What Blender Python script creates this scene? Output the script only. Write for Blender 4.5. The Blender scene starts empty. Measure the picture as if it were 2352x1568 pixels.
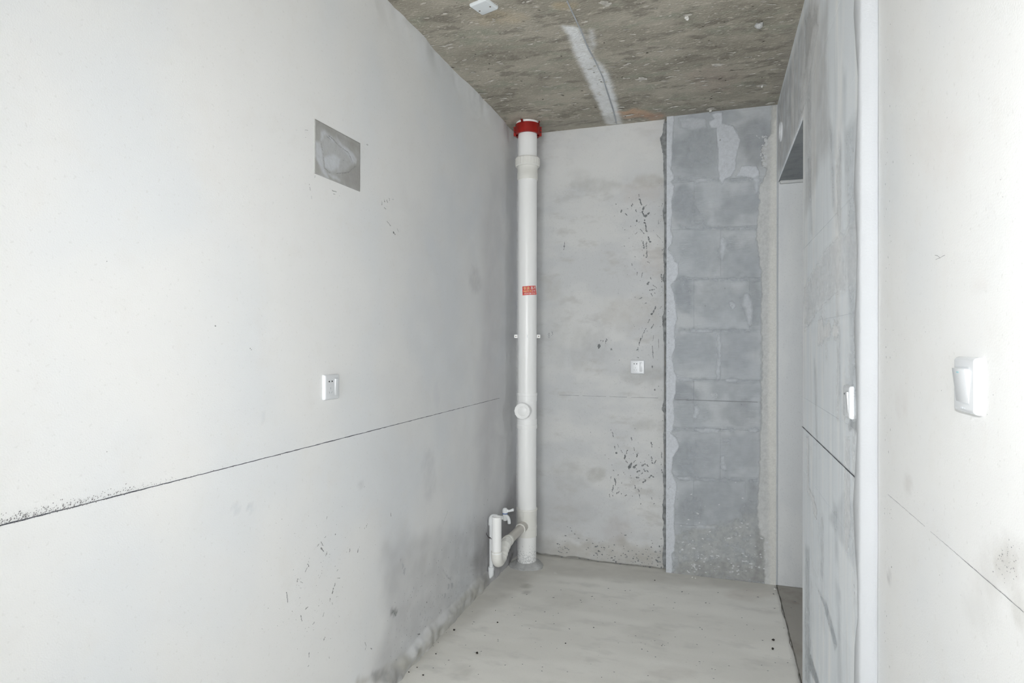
import bpy, bmesh, math, random
import numpy as np
from mathutils import Vector, Matrix

random.seed(7)
RNG = np.random.default_rng(11)
scene = bpy.context.scene
COL = scene.collection

# ------------------------------------------------------------------ camera
F_PX = 1407.72
YAW, PITCH, ROLL = 0.31972, 0.00191, 0.00218
CAM = Vector((1.26725, 0.0, 1.40843))
D = 3.92164            # plaster face of the back wall
B = 3.87817            # face of the block pier beside it
W1 = 1.61065           # block partition on the right
W2 = 1.64386           # plaster wall nearer the camera on the right
H = 2.80089            # ceiling
LZ = 2.34907           # underside of the lintel
YJ = 2.772             # near jamb of the doorway
YS = 1.704             # end of the block partition (white strip)
REAR = -3.2            # wall behind the camera

cy, sy = math.cos(YAW), math.sin(YAW)
c_f = Vector((-sy, cy, 0)); c_r = Vector((cy, sy, 0)); c_u = Vector((0, 0, 1))
c_f, c_u = c_f*math.cos(PITCH)+c_u*math.sin(PITCH), c_u*math.cos(PITCH)-c_f*math.sin(PITCH)
c_r, c_u = c_r*math.cos(ROLL)+c_u*math.sin(ROLL), c_u*math.cos(ROLL)-c_r*math.sin(ROLL)
cd = bpy.data.cameras.new('camera')
cd.sensor_fit = 'HORIZONTAL'; cd.sensor_width = 36.0
cd.lens = F_PX*36.0/2352.0
cd.clip_start = 0.02
co = bpy.data.objects.new('camera', cd); COL.objects.link(co)
m3 = Matrix((c_r, c_u, -c_f)).transposed()
co.matrix_world = Matrix.Translation(CAM) @ m3.to_4x4()
scene.camera = co

# ------------------------------------------------------------------ light
wd = bpy.data.worlds.new('overcast_sky'); scene.world = wd
wd.use_nodes = True
bgn = wd.node_tree.nodes['Background']
bgn.inputs[0].default_value = (0.93, 0.96, 1.0, 1); bgn.inputs[1].default_value = 1.0

fl = bpy.data.lights.new('camera_flash', 'SPOT')
fl.spot_size = math.radians(132); fl.spot_blend = 1.0
fl.energy = 76.0; fl.shadow_soft_size = 0.022; fl.color = (0.995, 0.995, 0.99)
flo = bpy.data.objects.new('camera_flash', fl); COL.objects.link(flo)
flo.location = CAM + Vector((-0.02, -0.03, 0.15))
flo.rotation_euler = (Vector((0.72, 3.9, 1.35))-flo.location).to_track_quat('-Z', 'Y').to_euler()

dl = bpy.data.lights.new('window_daylight', 'AREA')
dl.shape = 'RECTANGLE'; dl.size = 1.35; dl.size_y = 2.2; dl.energy = 92.0
dl.color = (0.95, 0.975, 1.0)
dlo = bpy.data.objects.new('window_daylight', dl); COL.objects.link(dlo)
dlo.location = (0.82, REAR+0.02, 1.45); dlo.rotation_euler = (math.radians(90), 0, 0)

bl = bpy.data.lights.new('side_room_fill', 'AREA')  # fill lamp added beyond the doorway to brighten the far end
bl.shape = 'RECTANGLE'; bl.size = 1.3; bl.size_y = 1.7; bl.energy = 8.0; bl.color = (0.95, 0.975, 1.0)
blo = bpy.data.objects.new('side_room_fill', bl); COL.objects.link(blo)
blo.location = (2.82, 2.6, 1.55); blo.rotation_euler = (math.radians(90), 0, math.radians(90))

vs = scene.view_settings
vs.view_transform = 'Standard'; vs.look = 'None'; vs.gamma = 1.0
vs.use_curve_mapping = False
vs.exposure = 0.0
scene.cycles.max_bounces = 7; scene.cycles.diffuse_bounces = 6; scene.cycles.glossy_bounces = 2
scene.cycles.adaptive_threshold = 0.08; scene.cycles.adaptive_min_samples = 14
scene.cycles.caustics_reflective = False; scene.cycles.caustics_refractive = False

# ------------------------------------------------------------------ pixel -> place
def ray(px, py):
    return c_f + c_r*((px-1176.0)/F_PX) + c_u*((784.0-py)/F_PX)
def onx(px, py, x):
    d = ray(px, py); return CAM + d*((x-CAM.x)/d.x)
def ony(px, py, y):
    d = ray(px, py); return CAM + d*((y-CAM.y)/d.y)
def onz(px, py, z):
    d = ray(px, py); return CAM + d*((z-CAM.z)/d.z)

class Plane:
    """A wall, floor or ceiling face: point(pixel), and in-plane u,v with an outward normal."""
    def __init__(s, axis, val, n):
        s.axis, s.val, s.n = axis, val, Vector(n)
    def hit(s, px, py):
        return (onx, ony, onz)[s.axis](px, py, s.val)
    def uv(s, p):
        return (p[1], p[2]) if s.axis == 0 else (p[0], p[2]) if s.axis == 1 else (p[0], p[1])
    def pt(s, u, v, off=0.0):
        p = Vector((s.val, u, v)) if s.axis == 0 else Vector((u, s.val, v)) if s.axis == 1 else Vector((u, v, s.val))
        return p + s.n*off
    def px(s, px, py):
        return s.uv(s.hit(px, py))
LEFT = Plane(0, 0.0, (1, 0, 0)); BACK = Plane(1, D, (0, -1, 0)); PIER = Plane(1, B, (0, -1, 0))
RIGHT = Plane(0, W1, (-1, 0, 0)); RIGHTP = Plane(0, W2, (-1, 0, 0))
CEIL = Plane(2, H, (0, 0, -1)); FLOOR = Plane(2, 0.0, (0, 0, 1)); STRIP = Plane(1, YS, (0, -1, 0))

# ------------------------------------------------------------------ numpy noise
def vnoise(u, v, seed=0):
    u = np.asarray(u, float); v = np.asarray(v, float)
    iu = np.floor(u).astype(np.int64); iv = np.floor(v).astype(np.int64)
    fu = u-iu; fv = v-iv
    fu = fu*fu*(3-2*fu); fv = fv*fv*(3-2*fv)
    def h(a, b):
        n = (a*374761393 + b*668265263 + seed*1442695041) & 0xFFFFFFFF
        n = ((n ^ (n >> 13))*1274126177) & 0xFFFFFFFF
        return ((n ^ (n >> 16)) & 0xFFFF)/65535.0
    return ((h(iu, iv)*(1-fu)+h(iu+1, iv)*fu)*(1-fv) + (h(iu, iv+1)*(1-fu)+h(iu+1, iv+1)*fu)*fv)
def fbm(u, v, seed=0, o=4):
    s = 0; a = 1; t = 0
    for k in range(o):
        s = s + a*vnoise(u*2**k, v*2**k, seed+k*17); t += a; a *= .5
    return s/t
def sstep(a, b, x):
    t = np.clip((x-a)/(b-a), 0, 1); return t*t*(3-2*t)

# ------------------------------------------------------------------ objects
def link(name, me, mat=None, parent=None, smooth=False):
    o = bpy.data.objects.new(name, me); COL.objects.link(o)
    if mat is not None and not me.materials: me.materials.append(mat)
    if parent is not None: o.parent = parent
    if smooth:
        for p in me.polygons: p.use_smooth = True
    return o
def tag(o, label=None, cat=None, group=None, kind=None):
    if label: o['label'] = label
    if cat: o['category'] = cat
    if group: o['group'] = group
    if kind: o['kind'] = kind
    return o
def empty(name, loc, label, cat, group=None, rot=None):
    o = bpy.data.objects.new(name, None); COL.objects.link(o); o.location = loc
    o.empty_display_size = 0.05
    if rot is not None: o.rotation_euler = rot
    return tag(o, label, cat, group)
def from_data(name, v, f):
    me = bpy.data.meshes.new(name); me.from_pydata([tuple(a) for a in v], [], f); me.update(); return me
def from_bm(name, bm):
    me = bpy.data.meshes.new(name); bm.normal_update(); bm.to_mesh(me); bm.free(); return me
def autosmooth(o, deg=35):
    me = o.data
    for p in me.polygons: p.use_smooth = True
    bm = bmesh.new(); bm.from_mesh(me)
    for e in bm.edges:
        if len(e.link_faces) == 2 and e.calc_face_angle(0) > math.radians(deg): e.smooth = False
    bm.to_mesh(me); bm.free()
    return o
def box_bm(bm, x0, x1, y0, y1, z0, z1, bev=0.0):
    r = bmesh.ops.create_cube(bm, size=1.0)
    vs_ = r['verts']
    for v in vs_:
        v.co = Vector(((x0+x1)/2+v.co.x*(x1-x0), (y0+y1)/2+v.co.y*(y1-y0), (z0+z1)/2+v.co.z*(z1-z0)))
    if bev > 0:
        es = list({e for v in vs_ for e in v.link_edges})
        bmesh.ops.bevel(bm, geom=es, offset=bev, segments=1, affect='EDGES', profile=.5)
def box(name, x0, x1, y0, y1, z0, z1, mat, parent=None, bev=0.0):
    bm = bmesh.new(); box_bm(bm, x0, x1, y0, y1, z0, z1, bev)
    return link(name, from_bm(name, bm), mat, parent)

# lathe around local Z: profile [(r,z)...]
def lathe_bm(bm, prof, seg=48, M=Matrix.Identity(4), close=False):
    rings = []
    for r, z in prof:
        rings.append([bm.verts.new(M @ Vector((r*math.cos(2*math.pi*i/seg), r*math.sin(2*math.pi*i/seg), z))) for i in range(seg)])
    n = len(rings)
    for k in range(n if close else n-1):
        a, b = rings[k], rings[(k+1) % n]
        for i in range(seg):
            bm.faces.new((a[i], a[(i+1) % seg], b[(i+1) % seg], b[i]))
    if not close:
        if prof[0][0] > 1e-6: bm.faces.new(list(reversed(rings[0])))
        if prof[-1][0] > 1e-6: bm.faces.new(rings[-1])
def lathe(name, prof, mat, parent=None, seg=48, M=Matrix.Identity(4), close=False, deg=35):
    bm = bmesh.new(); lathe_bm(bm, prof, seg, M, close)
    bmesh.ops.recalc_face_normals(bm, faces=bm.faces)
    return autosmooth(link(name, from_bm(name, bm), mat, parent), deg)
def tube_bm(bm, path, rad, seg=20, cap=True):
    path = [Vector(p) for p in path]; n = len(path)
    if not hasattr(rad, '__len__'): rad = [rad]*n
    rings = []; up = None
    for i, p in enumerate(path):
        t = (path[min(i+1, n-1)]-path[max(i-1, 0)]).normalized()
        if up is None:
            up = Vector((0, 0, 1)) if abs(t.z) < .9 else Vector((1, 0, 0))
        s = t.cross(up).normalized(); up = s.cross(t).normalized()
        rings.append([bm.verts.new(p+(s*math.cos(2*math.pi*k/seg)+up*math.sin(2*math.pi*k/seg))*rad[i]) for k in range(seg)])
    for a, b in zip(rings, rings[1:]):
        for k in range(seg): bm.faces.new((a[k], a[(k+1) % seg], b[(k+1) % seg], b[k]))
    if cap:
        bm.faces.new(list(reversed(rings[0]))); bm.faces.new(rings[-1])
def tube(name, path, rad, mat, parent=None, seg=20, cap=True, deg=35):
    bm = bmesh.new(); tube_bm(bm, path, rad, seg, cap)
    bmesh.ops.recalc_face_normals(bm, faces=bm.faces)
    return autosmooth(link(name, from_bm(name, bm), mat, parent), deg)

def catmull(pts, n=5, closed=True):
    out = []; m = len(pts)
    rng = range(m) if closed else range(m-1)
    for i in rng:
        p = [np.array(pts[(i+k) % m] if closed else pts[min(max(i+k, 0), m-1)], float) for k in (-1, 0, 1, 2)]
        for j in range(n):
            t = j/n
            out.append(.5*((2*p[1])+(-p[0]+p[2])*t+(2*p[0]-5*p[1]+4*p[2]-p[3])*t*t+(-p[0]+3*p[1]-3*p[2]+p[3])*t**3))
    if not closed: out.append(np.array(pts[-1], float))
    return out
def smear_bm(bm, plane, poly_uv, thick, off=0.0):
    """A trowelled film: outline in wall coordinates, a real thickness."""
    top = [bm.verts.new(plane.pt(u, v, thick+off)) for u, v in poly_uv]
    cen = np.mean(np.array(poly_uv), axis=0)
    bot = [bm.verts.new(plane.pt(u+(u-cen[0])*0.0, v, off-0.001)) for u, v in poly_uv]
    f = bm.faces.new(top); n = len(top); f.normal_update()
    for i in range(n):
        bm.faces.new((top[i], bot[i], bot[(i+1) % n], top[(i+1) % n]))
    bmesh.ops.triangulate(bm, faces=[f])
def smear(name, plane, pts_px, mat, parent, thick=0.0012, jit=0.0015, n=5, smooth_line=True, off=0.0):
    uv = [plane.px(*q) for q in pts_px]
    if smooth_line: uv = catmull(uv, n)
    uv = [(a[0]+random.uniform(-jit, jit), a[1]+random.uniform(-jit, jit)) for a in uv]
    bm = bmesh.new(); smear_bm(bm, plane, uv, thick, off)
    bmesh.ops.recalc_face_normals(bm, faces=bm.faces)
    return link(name, from_bm(name, bm), mat, parent)

# small paint / mortar flecks: thin irregular flakes lying on a wall
class Flecks:
    def __init__(s, plane): s.p = plane; s.v = []; s.f = []
    def blob(s, u, v, lu, lv, ang, n=8, th=0.0006, jit=.45):
        if max(lu, lv) > .0025: n = 13
        base = len(s.v); ca, sa = math.cos(ang), math.sin(ang); th = th + random.random()*.0005
        for i in range(n):
            t = 2*math.pi*i/n; r = 1+random.uniform(-jit, jit)
            a, b = lu*r*math.cos(t), lv*r*math.sin(t)
            s.v.append(s.p.pt(u+a*ca-b*sa, v+a*sa+b*ca, th))
        s.f.append(list(range(base, base+n)))
    def stroke(s, pts_px, w_px, broken=0.0):
        """dashes along a pixel polyline with a width in pixels"""
        for a, b in zip(pts_px, pts_px[1:]):
            ua = s.p.px(*a); ub = s.p.px(*b)
            L = math.hypot(ub[0]-ua[0], ub[1]-ua[1])
            w = math.dist(s.p.px(a[0], a[1]), s.p.px(a[0], a[1]+w_px))
            k = max(2, int(L/(w*.7))); ang = math.atan2(ub[1]-ua[1], ub[0]-ua[0])
            for i in range(k):
                if random.random() < broken: continue
                t = (i+.5)/k
                j1, j2 = random.gauss(0, .22)*w, random.gauss(0, .22)*w
                s.blob(ua[0]+(ub[0]-ua[0])*t+j1, ua[1]+(ub[1]-ua[1])*t+j2, L/k*random.uniform(.5, .95), w*random.uniform(.22, .6), ang+random.uniform(-.35, .35), 9)
    def line(s, pts_px, w_px, th=0.0005):
        """one continuous thin line"""
        pts = [s.p.px(*q) for q in pts_px]
        s.line_uv(pts, w_px*math.dist(s.p.px(*pts_px[0]), s.p.px(pts_px[0][0], pts_px[0][1]+1)), th)
    def line_uv(s, pts, w, th=0.0005, wob=.25):
        n = len(pts); base = len(s.v)
        for i, q in enumerate(pts):
            a = pts[max(i-1, 0)]; b = pts[min(i+1, n-1)]
            d = math.hypot(b[0]-a[0], b[1]-a[1]) or 1
            nx, ny = -(b[1]-a[1])/d, (b[0]-a[0])/d
            ww = w*.5*random.uniform(1-wob, 1+wob)
            s.v.append(s.p.pt(q[0]+nx*ww, q[1]+ny*ww, th)); s.v.append(s.p.pt(q[0]-nx*ww, q[1]-ny*ww, th))
        for i in range(n-1):
            k = base+2*i; s.f.append([k, k+1, k+3, k+2])
    def dot(s, px, py, r_px, asp=1.0, ang=None):
        u, v = s.p.px(px, py)
        r = math.dist((u, v), s.p.px(px, py+r_px))
        s.blob(u, v, r*asp, r, random.uniform(0, 3.1) if ang is None else ang, 7)
    def build(s, name, mat, parent, stuff=True):
        me = from_data(name, s.v, s.f)
        bm = bmesh.new(); bm.from_mesh(me)
        for f in bm.faces:
            f.normal_update()
            if f.normal.dot(s.p.n) < 0: f.normal_flip()
        bm.to_mesh(me); bm.free()
        o = link(name, me, mat, parent)
        if stuff: o['kind'] = 'stuff'
        return o

# ------------------------------------------------------------------ materials
def new_mat(name):
    m = bpy.data.materials.new(name); m.use_nodes = True
    nt = m.node_tree; b = nt.nodes['Principled BSDF']
    return m, nt, b
def N(nt, t, **kw):
    n = nt.nodes.new(t)
    for k, v in kw.items():
        if k in n.inputs: n.inputs[k].default_value = v
        else: setattr(n, k, v)
    return n
def simple(name, col, rough=.5, spec=.5, metal=0.0, bump=0.0, bscale=200.0, var=0.0, vscale=8.0):
    m, nt, b = new_mat(name)
    b.inputs['Base Color'].default_value = (*col, 1); b.inputs['Roughness'].default_value = rough
    b.inputs['Specular IOR Level'].default_value = spec; b.inputs['Metallic'].default_value = metal
    tc = N(nt, 'ShaderNodeNewGeometry')
    if var > 0:
        nz = N(nt, 'ShaderNodeTexNoise', Scale=vscale, Detail=4.0)
        nt.links.new(tc.outputs['Position'], nz.inputs['Vector'])
        r = N(nt, 'ShaderNodeMapRange'); r.inputs['From Min'].default_value = .3; r.inputs['From Max'].default_value = .7
        r.inputs['To Min'].default_value = 1-var; r.inputs['To Max'].default_value = 1+var
        nt.links.new(nz.outputs['Fac'], r.inputs['Value'])
        mx = N(nt, 'ShaderNodeVectorMath', operation='SCALE'); mx.inputs[0].default_value = col
        nt.links.new(r.outputs['Result'], mx.inputs['Scale'])
        nt.links.new(mx.outputs['Vector'], b.inputs['Base Color'])
    if bump > 0:
        nz2 = N(nt, 'ShaderNodeTexNoise', Scale=bscale, Detail=1.0)
        nt.links.new(tc.outputs['Position'], nz2.inputs['Vector'])
        bp = N(nt, 'ShaderNodeBump', Strength=bump, Distance=.002)
        nt.links.new(nz2.outputs['Fac'], bp.inputs['Height']); nt.links.new(bp.outputs['Normal'], b.inputs['Normal'])
    return m
def masonry(name, base, layers, bumps, rough=.9, attr=True, rand=0.0, wave=0.0, spec=0.0):
    """layers: (scale, stretch xyz, lo, hi, colour, strength, detail); bumps: (scale, stretch, strength, dist)"""
    m, nt, b = new_mat(name); L = nt.links.new
    b.inputs['Roughness'].default_value = rough; b.inputs['Specular IOR Level'].default_value = spec
    geo = N(nt, 'ShaderNodeNewGeometry')
    def vec(st):
        mp = N(nt, 'ShaderNodeMapping'); mp.inputs['Scale'].default_value = st
        L(geo.outputs['Position'], mp.inputs['Vector']); return mp.outputs['Vector']
    cur = None
    rgb = N(nt, 'ShaderNodeRGB'); rgb.outputs[0].default_value = (*base, 1); cur = rgb.outputs[0]
    if rand > 0:
        oi = N(nt, 'ShaderNodeObjectInfo')
        mr = N(nt, 'ShaderNodeMapRange'); mr.inputs['To Min'].default_value = 1-rand; mr.inputs['To Max'].default_value = 1+rand
        L(oi.outputs['Random'], mr.inputs['Value'])
        sc = N(nt, 'ShaderNodeVectorMath', operation='SCALE'); L(cur, sc.inputs[0]); L(mr.outputs['Result'], sc.inputs['Scale'])
        cur = sc.outputs['Vector']
    for i, (s, st, lo, hi, c, k, det) in enumerate(layers):
        nz = N(nt, 'ShaderNodeTexNoise', Scale=s, Detail=min(det, 3.0) if s > 2 else 2.0, Roughness=.62); L(vec((st[0], st[1], st[2])), nz.inputs['Vector'])
        mr = N(nt, 'ShaderNodeMapRange', interpolation_type='SMOOTHSTEP')
        mr.inputs['From Min'].default_value = lo; mr.inputs['From Max'].default_value = hi
        mr.inputs['To Max'].default_value = k
        L(nz.outputs['Fac'], mr.inputs['Value'])
        mx = N(nt, 'ShaderNodeMix', data_type='RGBA'); L(mr.outputs['Result'], mx.inputs['Factor'])
        L(cur, mx.inputs['A']); mx.inputs['B'].default_value = (*c, 1); cur = mx.outputs['Result']
    if attr:
        at = N(nt, 'ShaderNodeAttribute', attribute_name='stain_tint')
        mx = N(nt, 'ShaderNodeMix', data_type='RGBA'); L(at.outputs['Alpha'], mx.inputs['Factor'])
        L(cur, mx.inputs['A']); L(at.outputs['Color'], mx.inputs['B']); cur = mx.outputs['Result']
    L(cur, b.inputs['Base Color'])
    prev = None
    for s, st, strg, dist in bumps:
        nz = N(nt, 'ShaderNodeTexNoise', Scale=s, Detail=1.5); L(vec(st), nz.inputs['Vector'])
        bp = N(nt, 'ShaderNodeBump', Strength=strg, Distance=dist); L(nz.outputs['Fac'], bp.inputs['Height'])
        if prev is not None: L(prev, bp.inputs['Normal'])
        prev = bp.outputs['Normal']
    if wave > 0:
        wv = N(nt, 'ShaderNodeTexWave', bands_direction='Z', Scale=42.0, Distortion=1.5, Detail=2.0)
        L(geo.outputs['Position'], wv.inputs['Vector'])
        bp = N(nt, 'ShaderNodeBump', Strength=wave, Distance=.001); L(wv.outputs['Fac'], bp.inputs['Height'])
        if prev is not None: L(prev, bp.inputs['Normal'])
        prev = bp.outputs['Normal']
    if prev is not None: L(prev, b.inputs['Normal'])
    return m

I3 = (1, 1, 1)
M_white = masonry('white_plaster', (.822, .825, .822),
    [(1.6, I3, .42, .66, (.765, .79, .815), .7, 4), (9, I3, .5, .75, (.78, .77, .75), .3, 5), (90, I3, .62, .72, (.6, .6, .58), .25, 2)],
    [(300, I3, .085, .003)])
M_back = masonry('grey_cement_plaster', (0.651, 0.656, 0.651),
    [(2.2, (1, 1, 1.8), .40, .62, (0.558, 0.572, 0.586), .7, 4), (6, (1, 1, 2.2), .52, .72, (0.502, 0.498, 0.484), .6, 5), (120, I3, .6, .7, (0.335, 0.344, 0.344), .22, 2)],
    [(180, I3, .2, .003)])
M_block = masonry('aerated_block', (0.483, 0.510, 0.535),
    [(3.0, (1, 1, 1.2), .42, .66, (0.559, 0.580, 0.593), .6, 4), (14, I3, .5, .7, (0.428, 0.451, 0.474), .4, 5), (160, I3, .58, .7, (0.368, 0.384, 0.407), .3, 2)],
    [(260, I3, .2, .002)], attr=False, rand=.03, wave=.3)
M_blockr = masonry('aerated_block_skimmed', (0.788, 0.825, 0.863),
    [(2.6, (3, 3, .35), .40, .68, (0.920, 0.920, 0.920), .75, 4), (7, (4, 4, .3), .5, .7, (0.669, 0.706, 0.743), .55, 5), (170, I3, .6, .7, (0.595, 0.624, 0.669), .25, 2)],
    [(240, I3, .2, .002)], attr=False, rand=.015)
M_mortar = simple('grey_mortar', (.45, .475, .505), .95, .1, bump=.3, bscale=220, var=.1, vscale=20)
M_smear = simple('pale_skim_plaster', (.68, .705, .735), .9, .2, bump=.2, bscale=200, var=.05, vscale=14)
M_smear2 = simple('thin_skim_plaster', (.57, .60, .63), .9, .2, bump=.15, bscale=200, var=.07, vscale=14)
M_rskim = simple('light_partition_skim', (.84, .855, .875), .9, .1, var=.04, vscale=14)
M_cream = masonry('jamb_plaster', (.62, .625, .61),
    [(3, (4, 4, .5), .4, .65, (.54, .56, .575), .7, 4), (120, I3, .6, .7, (.45, .46, .46), .25, 2)], [(200, I3, .2, .002)], attr=False)
M_strip = masonry('white_corner_plaster', (.53, .545, .565),
    [(4, (1, 1, .6), .45, .7, (.50, .515, .535), .6, 4)], [(180, I3, .2, .003)], attr=False)
M_jamb = masonry('doorway_cement', (.66, .675, .68),
    [(3, (2, 2, .6), .4, .65, (.58, .60, .62), .6, 4), (150, I3, .6, .7, (.4, .41, .42), .3, 2)], [(150, I3, .25, .003)], attr=False)
M_soffit = masonry('raw_lintel_concrete', (.29, .305, .315),
    [(10, I3, .45, .7, (.21, .22, .23), .7, 4)], [(120, I3, .5, .004)], attr=False)
M_floor = masonry('cement_floor', (.755, .745, .705),
    [(1.5, (1, 2.2, 1), .42, .62, (.83, .82, .78), .7, 4), (4.5, (1, 2.0, 1), .5, .72, (.60, .595, .565), .5, 5), (140, I3, .6, .72, (.52, .52, .49), .25, 2), (300, I3, .66, .72, (.6, .6, .58), .3, 1)],
    [(240, I3, .14, .002)], rough=.9)
M_ceil = masonry('raw_concrete_ceiling', (0.381, 0.355, 0.299),
    [(2.2, (1, 1.8, 1), .38, .62, (0.515, 0.480, 0.408), .8, 3), (7, (1, 2.4, 1), .50, .66, (0.258, 0.240, 0.204), .75, 3), (4.5, (1, 2, 1), .52, .70, (0.371, 0.375, 0.309), .8, 3), (20, (1, 2.0, 1), .58, .68, (0.639, 0.600, 0.522), .65, 3), (55, (1, 1.6, 1), .60, .68, (0.680, 0.640, 0.560), .45, 2)],
    [(70, (1, 1.5, 1), .55, .006)])
M_patch = masonry('cement_patch', (.36, .36, .345),
    [(9, I3, .42, .6, (.47, .48, .50), .7, 4), (22, I3, .55, .7, (.31, .31, .30), .5, 4)], [(90, I3, .2, .003)], attr=False)
M_chip = simple('dark_chip', (.215, .225, .23), .95, .1, var=.25, vscale=60)
M_chip2 = simple('grey_chip', (.30, .31, .31), .95, .1, var=.2, vscale=60)
M_fleck = simple('light_fleck', (.62, .635, .645), .9, .2)
M_ink = simple('ink_line', (.09, .095, .11), .9, .1)
M_ink2 = simple('faint_ink_line', (.27, .28, .29), .9, .1)
M_pvc = simple('white_pvc', (.92, .925, .92), .32, .5)
M_pvc2 = simple('cream_pvc', (.83, .825, .785), .35, .5)
M_pvc3 = simple('beige_pvc', (.60, .575, .53), .4, .5)
M_ppr = simple('supply_pipe_white', (.86, .885, .895), .35, .5)
M_plast = simple('white_switch_plastic', (.73, .75, .775), .25, .5)
M_plast2 = simple('cover_plate_plastic', (.74, .78, .80), .3, .5)
M_hole = simple('socket_hole_black', (.01, .01, .015), .6, .3)
M_shut = simple('socket_shutter_grey', (.34, .37, .40), .5, .4)
M_mark = simple('grey_print', (.60, .63, .66), .6, .3)
M_led = simple('teal_indicator', (.30, .62, .68), .3, .5)
M_red = simple('red_painted_steel', (.33, .012, .008), .38, .5, var=.15, vscale=30)
M_stick = simple('red_sticker', (.70, .10, .085), .5, .4, var=.2, vscale=90)
M_yel = simple('sticker_yellow', (.85, .68, .36), .6, .3)
M_pale = simple('sticker_white', (.82, .74, .72), .6, .3)
M_screw = simple('screw_steel', (.25, .22, .19), .45, .5, metal=.7)
M_blue = simple('blue_plastic', (.01, .10, .38), .35, .5)
M_wire = simple('dark_wire', (.06, .045, .05), .6, .3)
M_dirt = simple('dark_grit', (.045, .04, .035), .9, .2)
M_grit = simple('pale_grit', (.72, .71, .68), .9, .2)
M_cuff = masonry('mortar_cuff', (.47, .475, .47), [(30, I3, .45, .7, (.60, .61, .61), .6, 4), (60, I3, .55, .7, (.34, .35, .35), .5, 3)], [(80, I3, .5, .006)], attr=False)

# ------------------------------------------------------------------ walls as fine meshes with stain attribute
def slab(name, plane, us, vs_, thick, mat, disp=None, stains=None, parent=None, edge=None):
    """A slab whose room face is a grid (us x vs_) that can be uneven; sides and back are closed."""
    us = np.asarray(us, float); vs_ = np.asarray(vs_, float)
    U, V = np.meshgrid(us, vs_, indexing='ij')
    if edge is not None: U, V = edge(U, V)
    dd = disp(U, V) if disp is not None else np.zeros_like(U)
    nu, nv = U.shape
    n = np.array(plane.n)
    if plane.axis == 0: P = np.stack([np.full_like(U, plane.val), U, V], -1)
    elif plane.axis == 1: P = np.stack([U, np.full_like(U, plane.val), V], -1)
    else: P = np.stack([U, V, np.full_like(U, plane.val)], -1)
    front = (P + dd[..., None]*n).reshape(-1, 3)
    idx = np.arange(nu*nv).reshape(nu, nv)
    f = np.stack([idx[:-1, :-1], idx[1:, :-1], idx[1:, 1:], idx[:-1, 1:]], -1).reshape(-1, 4)
    # border -> back
    border = list(idx[:, 0]) + list(idx[-1, 1:]) + list(idx[-2::-1, -1]) + list(idx[0, -2:0:-1])
    backv = (P.reshape(-1, 3)[border] - n*thick)
    nb = len(border); off = nu*nv
    faces = f.tolist()
    for i in range(nb):
        j = (i+1) % nb
        faces.append([border[i], border[j], off+j, off+i])
    faces.append([off+i for i in range(nb)])
    me = bpy.data.meshes.new(name); me.from_pydata(np.vstack([front, backv]).tolist(), [], faces); me.update()
    bm = bmesh.new(); bm.from_mesh(me); bmesh.ops.recalc_face_normals(bm, faces=bm.faces); bm.to_mesh(me); bm.free()
    if stains is not None:
        c, a = stains(U, V)
        ca = me.attributes.new('stain_tint', 'FLOAT_COLOR', 'POINT')
        arr = np.zeros((len(me.vertices), 4)); arr[:nu*nv, :3] = c.reshape(-1, 3); arr[:nu*nv, 3] = a.reshape(-1)
        ca.data.foreach_set('color', arr.ravel())
    o = link(name, me, mat, parent)
    for i in range(len(f)): me.polygons[i].use_smooth = True
    return o
def sdist(U, V, poly):
    """signed distance to polygon (negative inside)"""
    d = np.full(U.shape, 1e9); inside = np.zeros(U.shape, bool); n = len(poly)
    for i in range(n):
        ax, ay = poly[i]; bx, by = poly[(i+1) % n]
        ex, ey = bx-ax, by-ay; wx, wy = U-ax, V-ay
        t = np.clip((wx*ex+wy*ey)/(ex*ex+ey*ey+1e-12), 0, 1)
        d = np.minimum(d, (wx-ex*t)**2+(wy-ey*t)**2)
        c = ((ay > V) != (by > V)) & (U < (bx-ax)*(V-ay)/((by-ay) if abs(by-ay) > 1e-12 else 1e-12)+ax)
        inside ^= c
    d = np.sqrt(d); return np.where(inside, -d, d)
class StainTint:
    def __init__(s, plane): s.p = plane; s.ops = []
    def poly(s, pts_px, col, k, feather=.05, rough=.0, scale=12, seed=1, tex=0.0):
        s.ops.append(([s.p.px(*q) for q in pts_px], col, k, feather, rough, scale, seed, tex)); return s
    def spot(s, px, py, rx, ry, col, k, rough=.55, seed=1, scale=20, tex=.55):
        pts = [(px+rx*math.cos(t*math.pi/6), py+ry*math.sin(t*math.pi/6)) for t in range(12)]
        c = s.p.px(px, py); r = min(math.dist(c, s.p.px(px+rx, py)), math.dist(c, s.p.px(px, py+ry)))
        s.ops.append(([s.p.px(*q) for q in pts], col, k, r*.9, rough*r, scale, seed, tex)); return s
    def __call__(s, U, V):
        C = np.full(U.shape+(3,), .5); A = np.zeros(U.shape)
        for poly, col, k, fe, ro, sc, seed, tex in s.ops:
            d = sdist(U, V, poly)
            d = d + (fbm(U*sc, V*sc, seed, 4)-.5)*2*ro
            a = sstep(fe*.5, -fe*.5, d)*k
            if tex > 0: a = a*np.clip(1-tex*2*(fbm(U*sc*2.2, V*sc*2.2, seed+5, 4)-.35), 0, 1)
            na = a+A*(1-a)
            w = np.where(na > 1e-6, a/np.maximum(na, 1e-6), 0)
            C = C*(1-w[..., None]) + np.array(col)*w[..., None]; A = na
        return C, A
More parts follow.
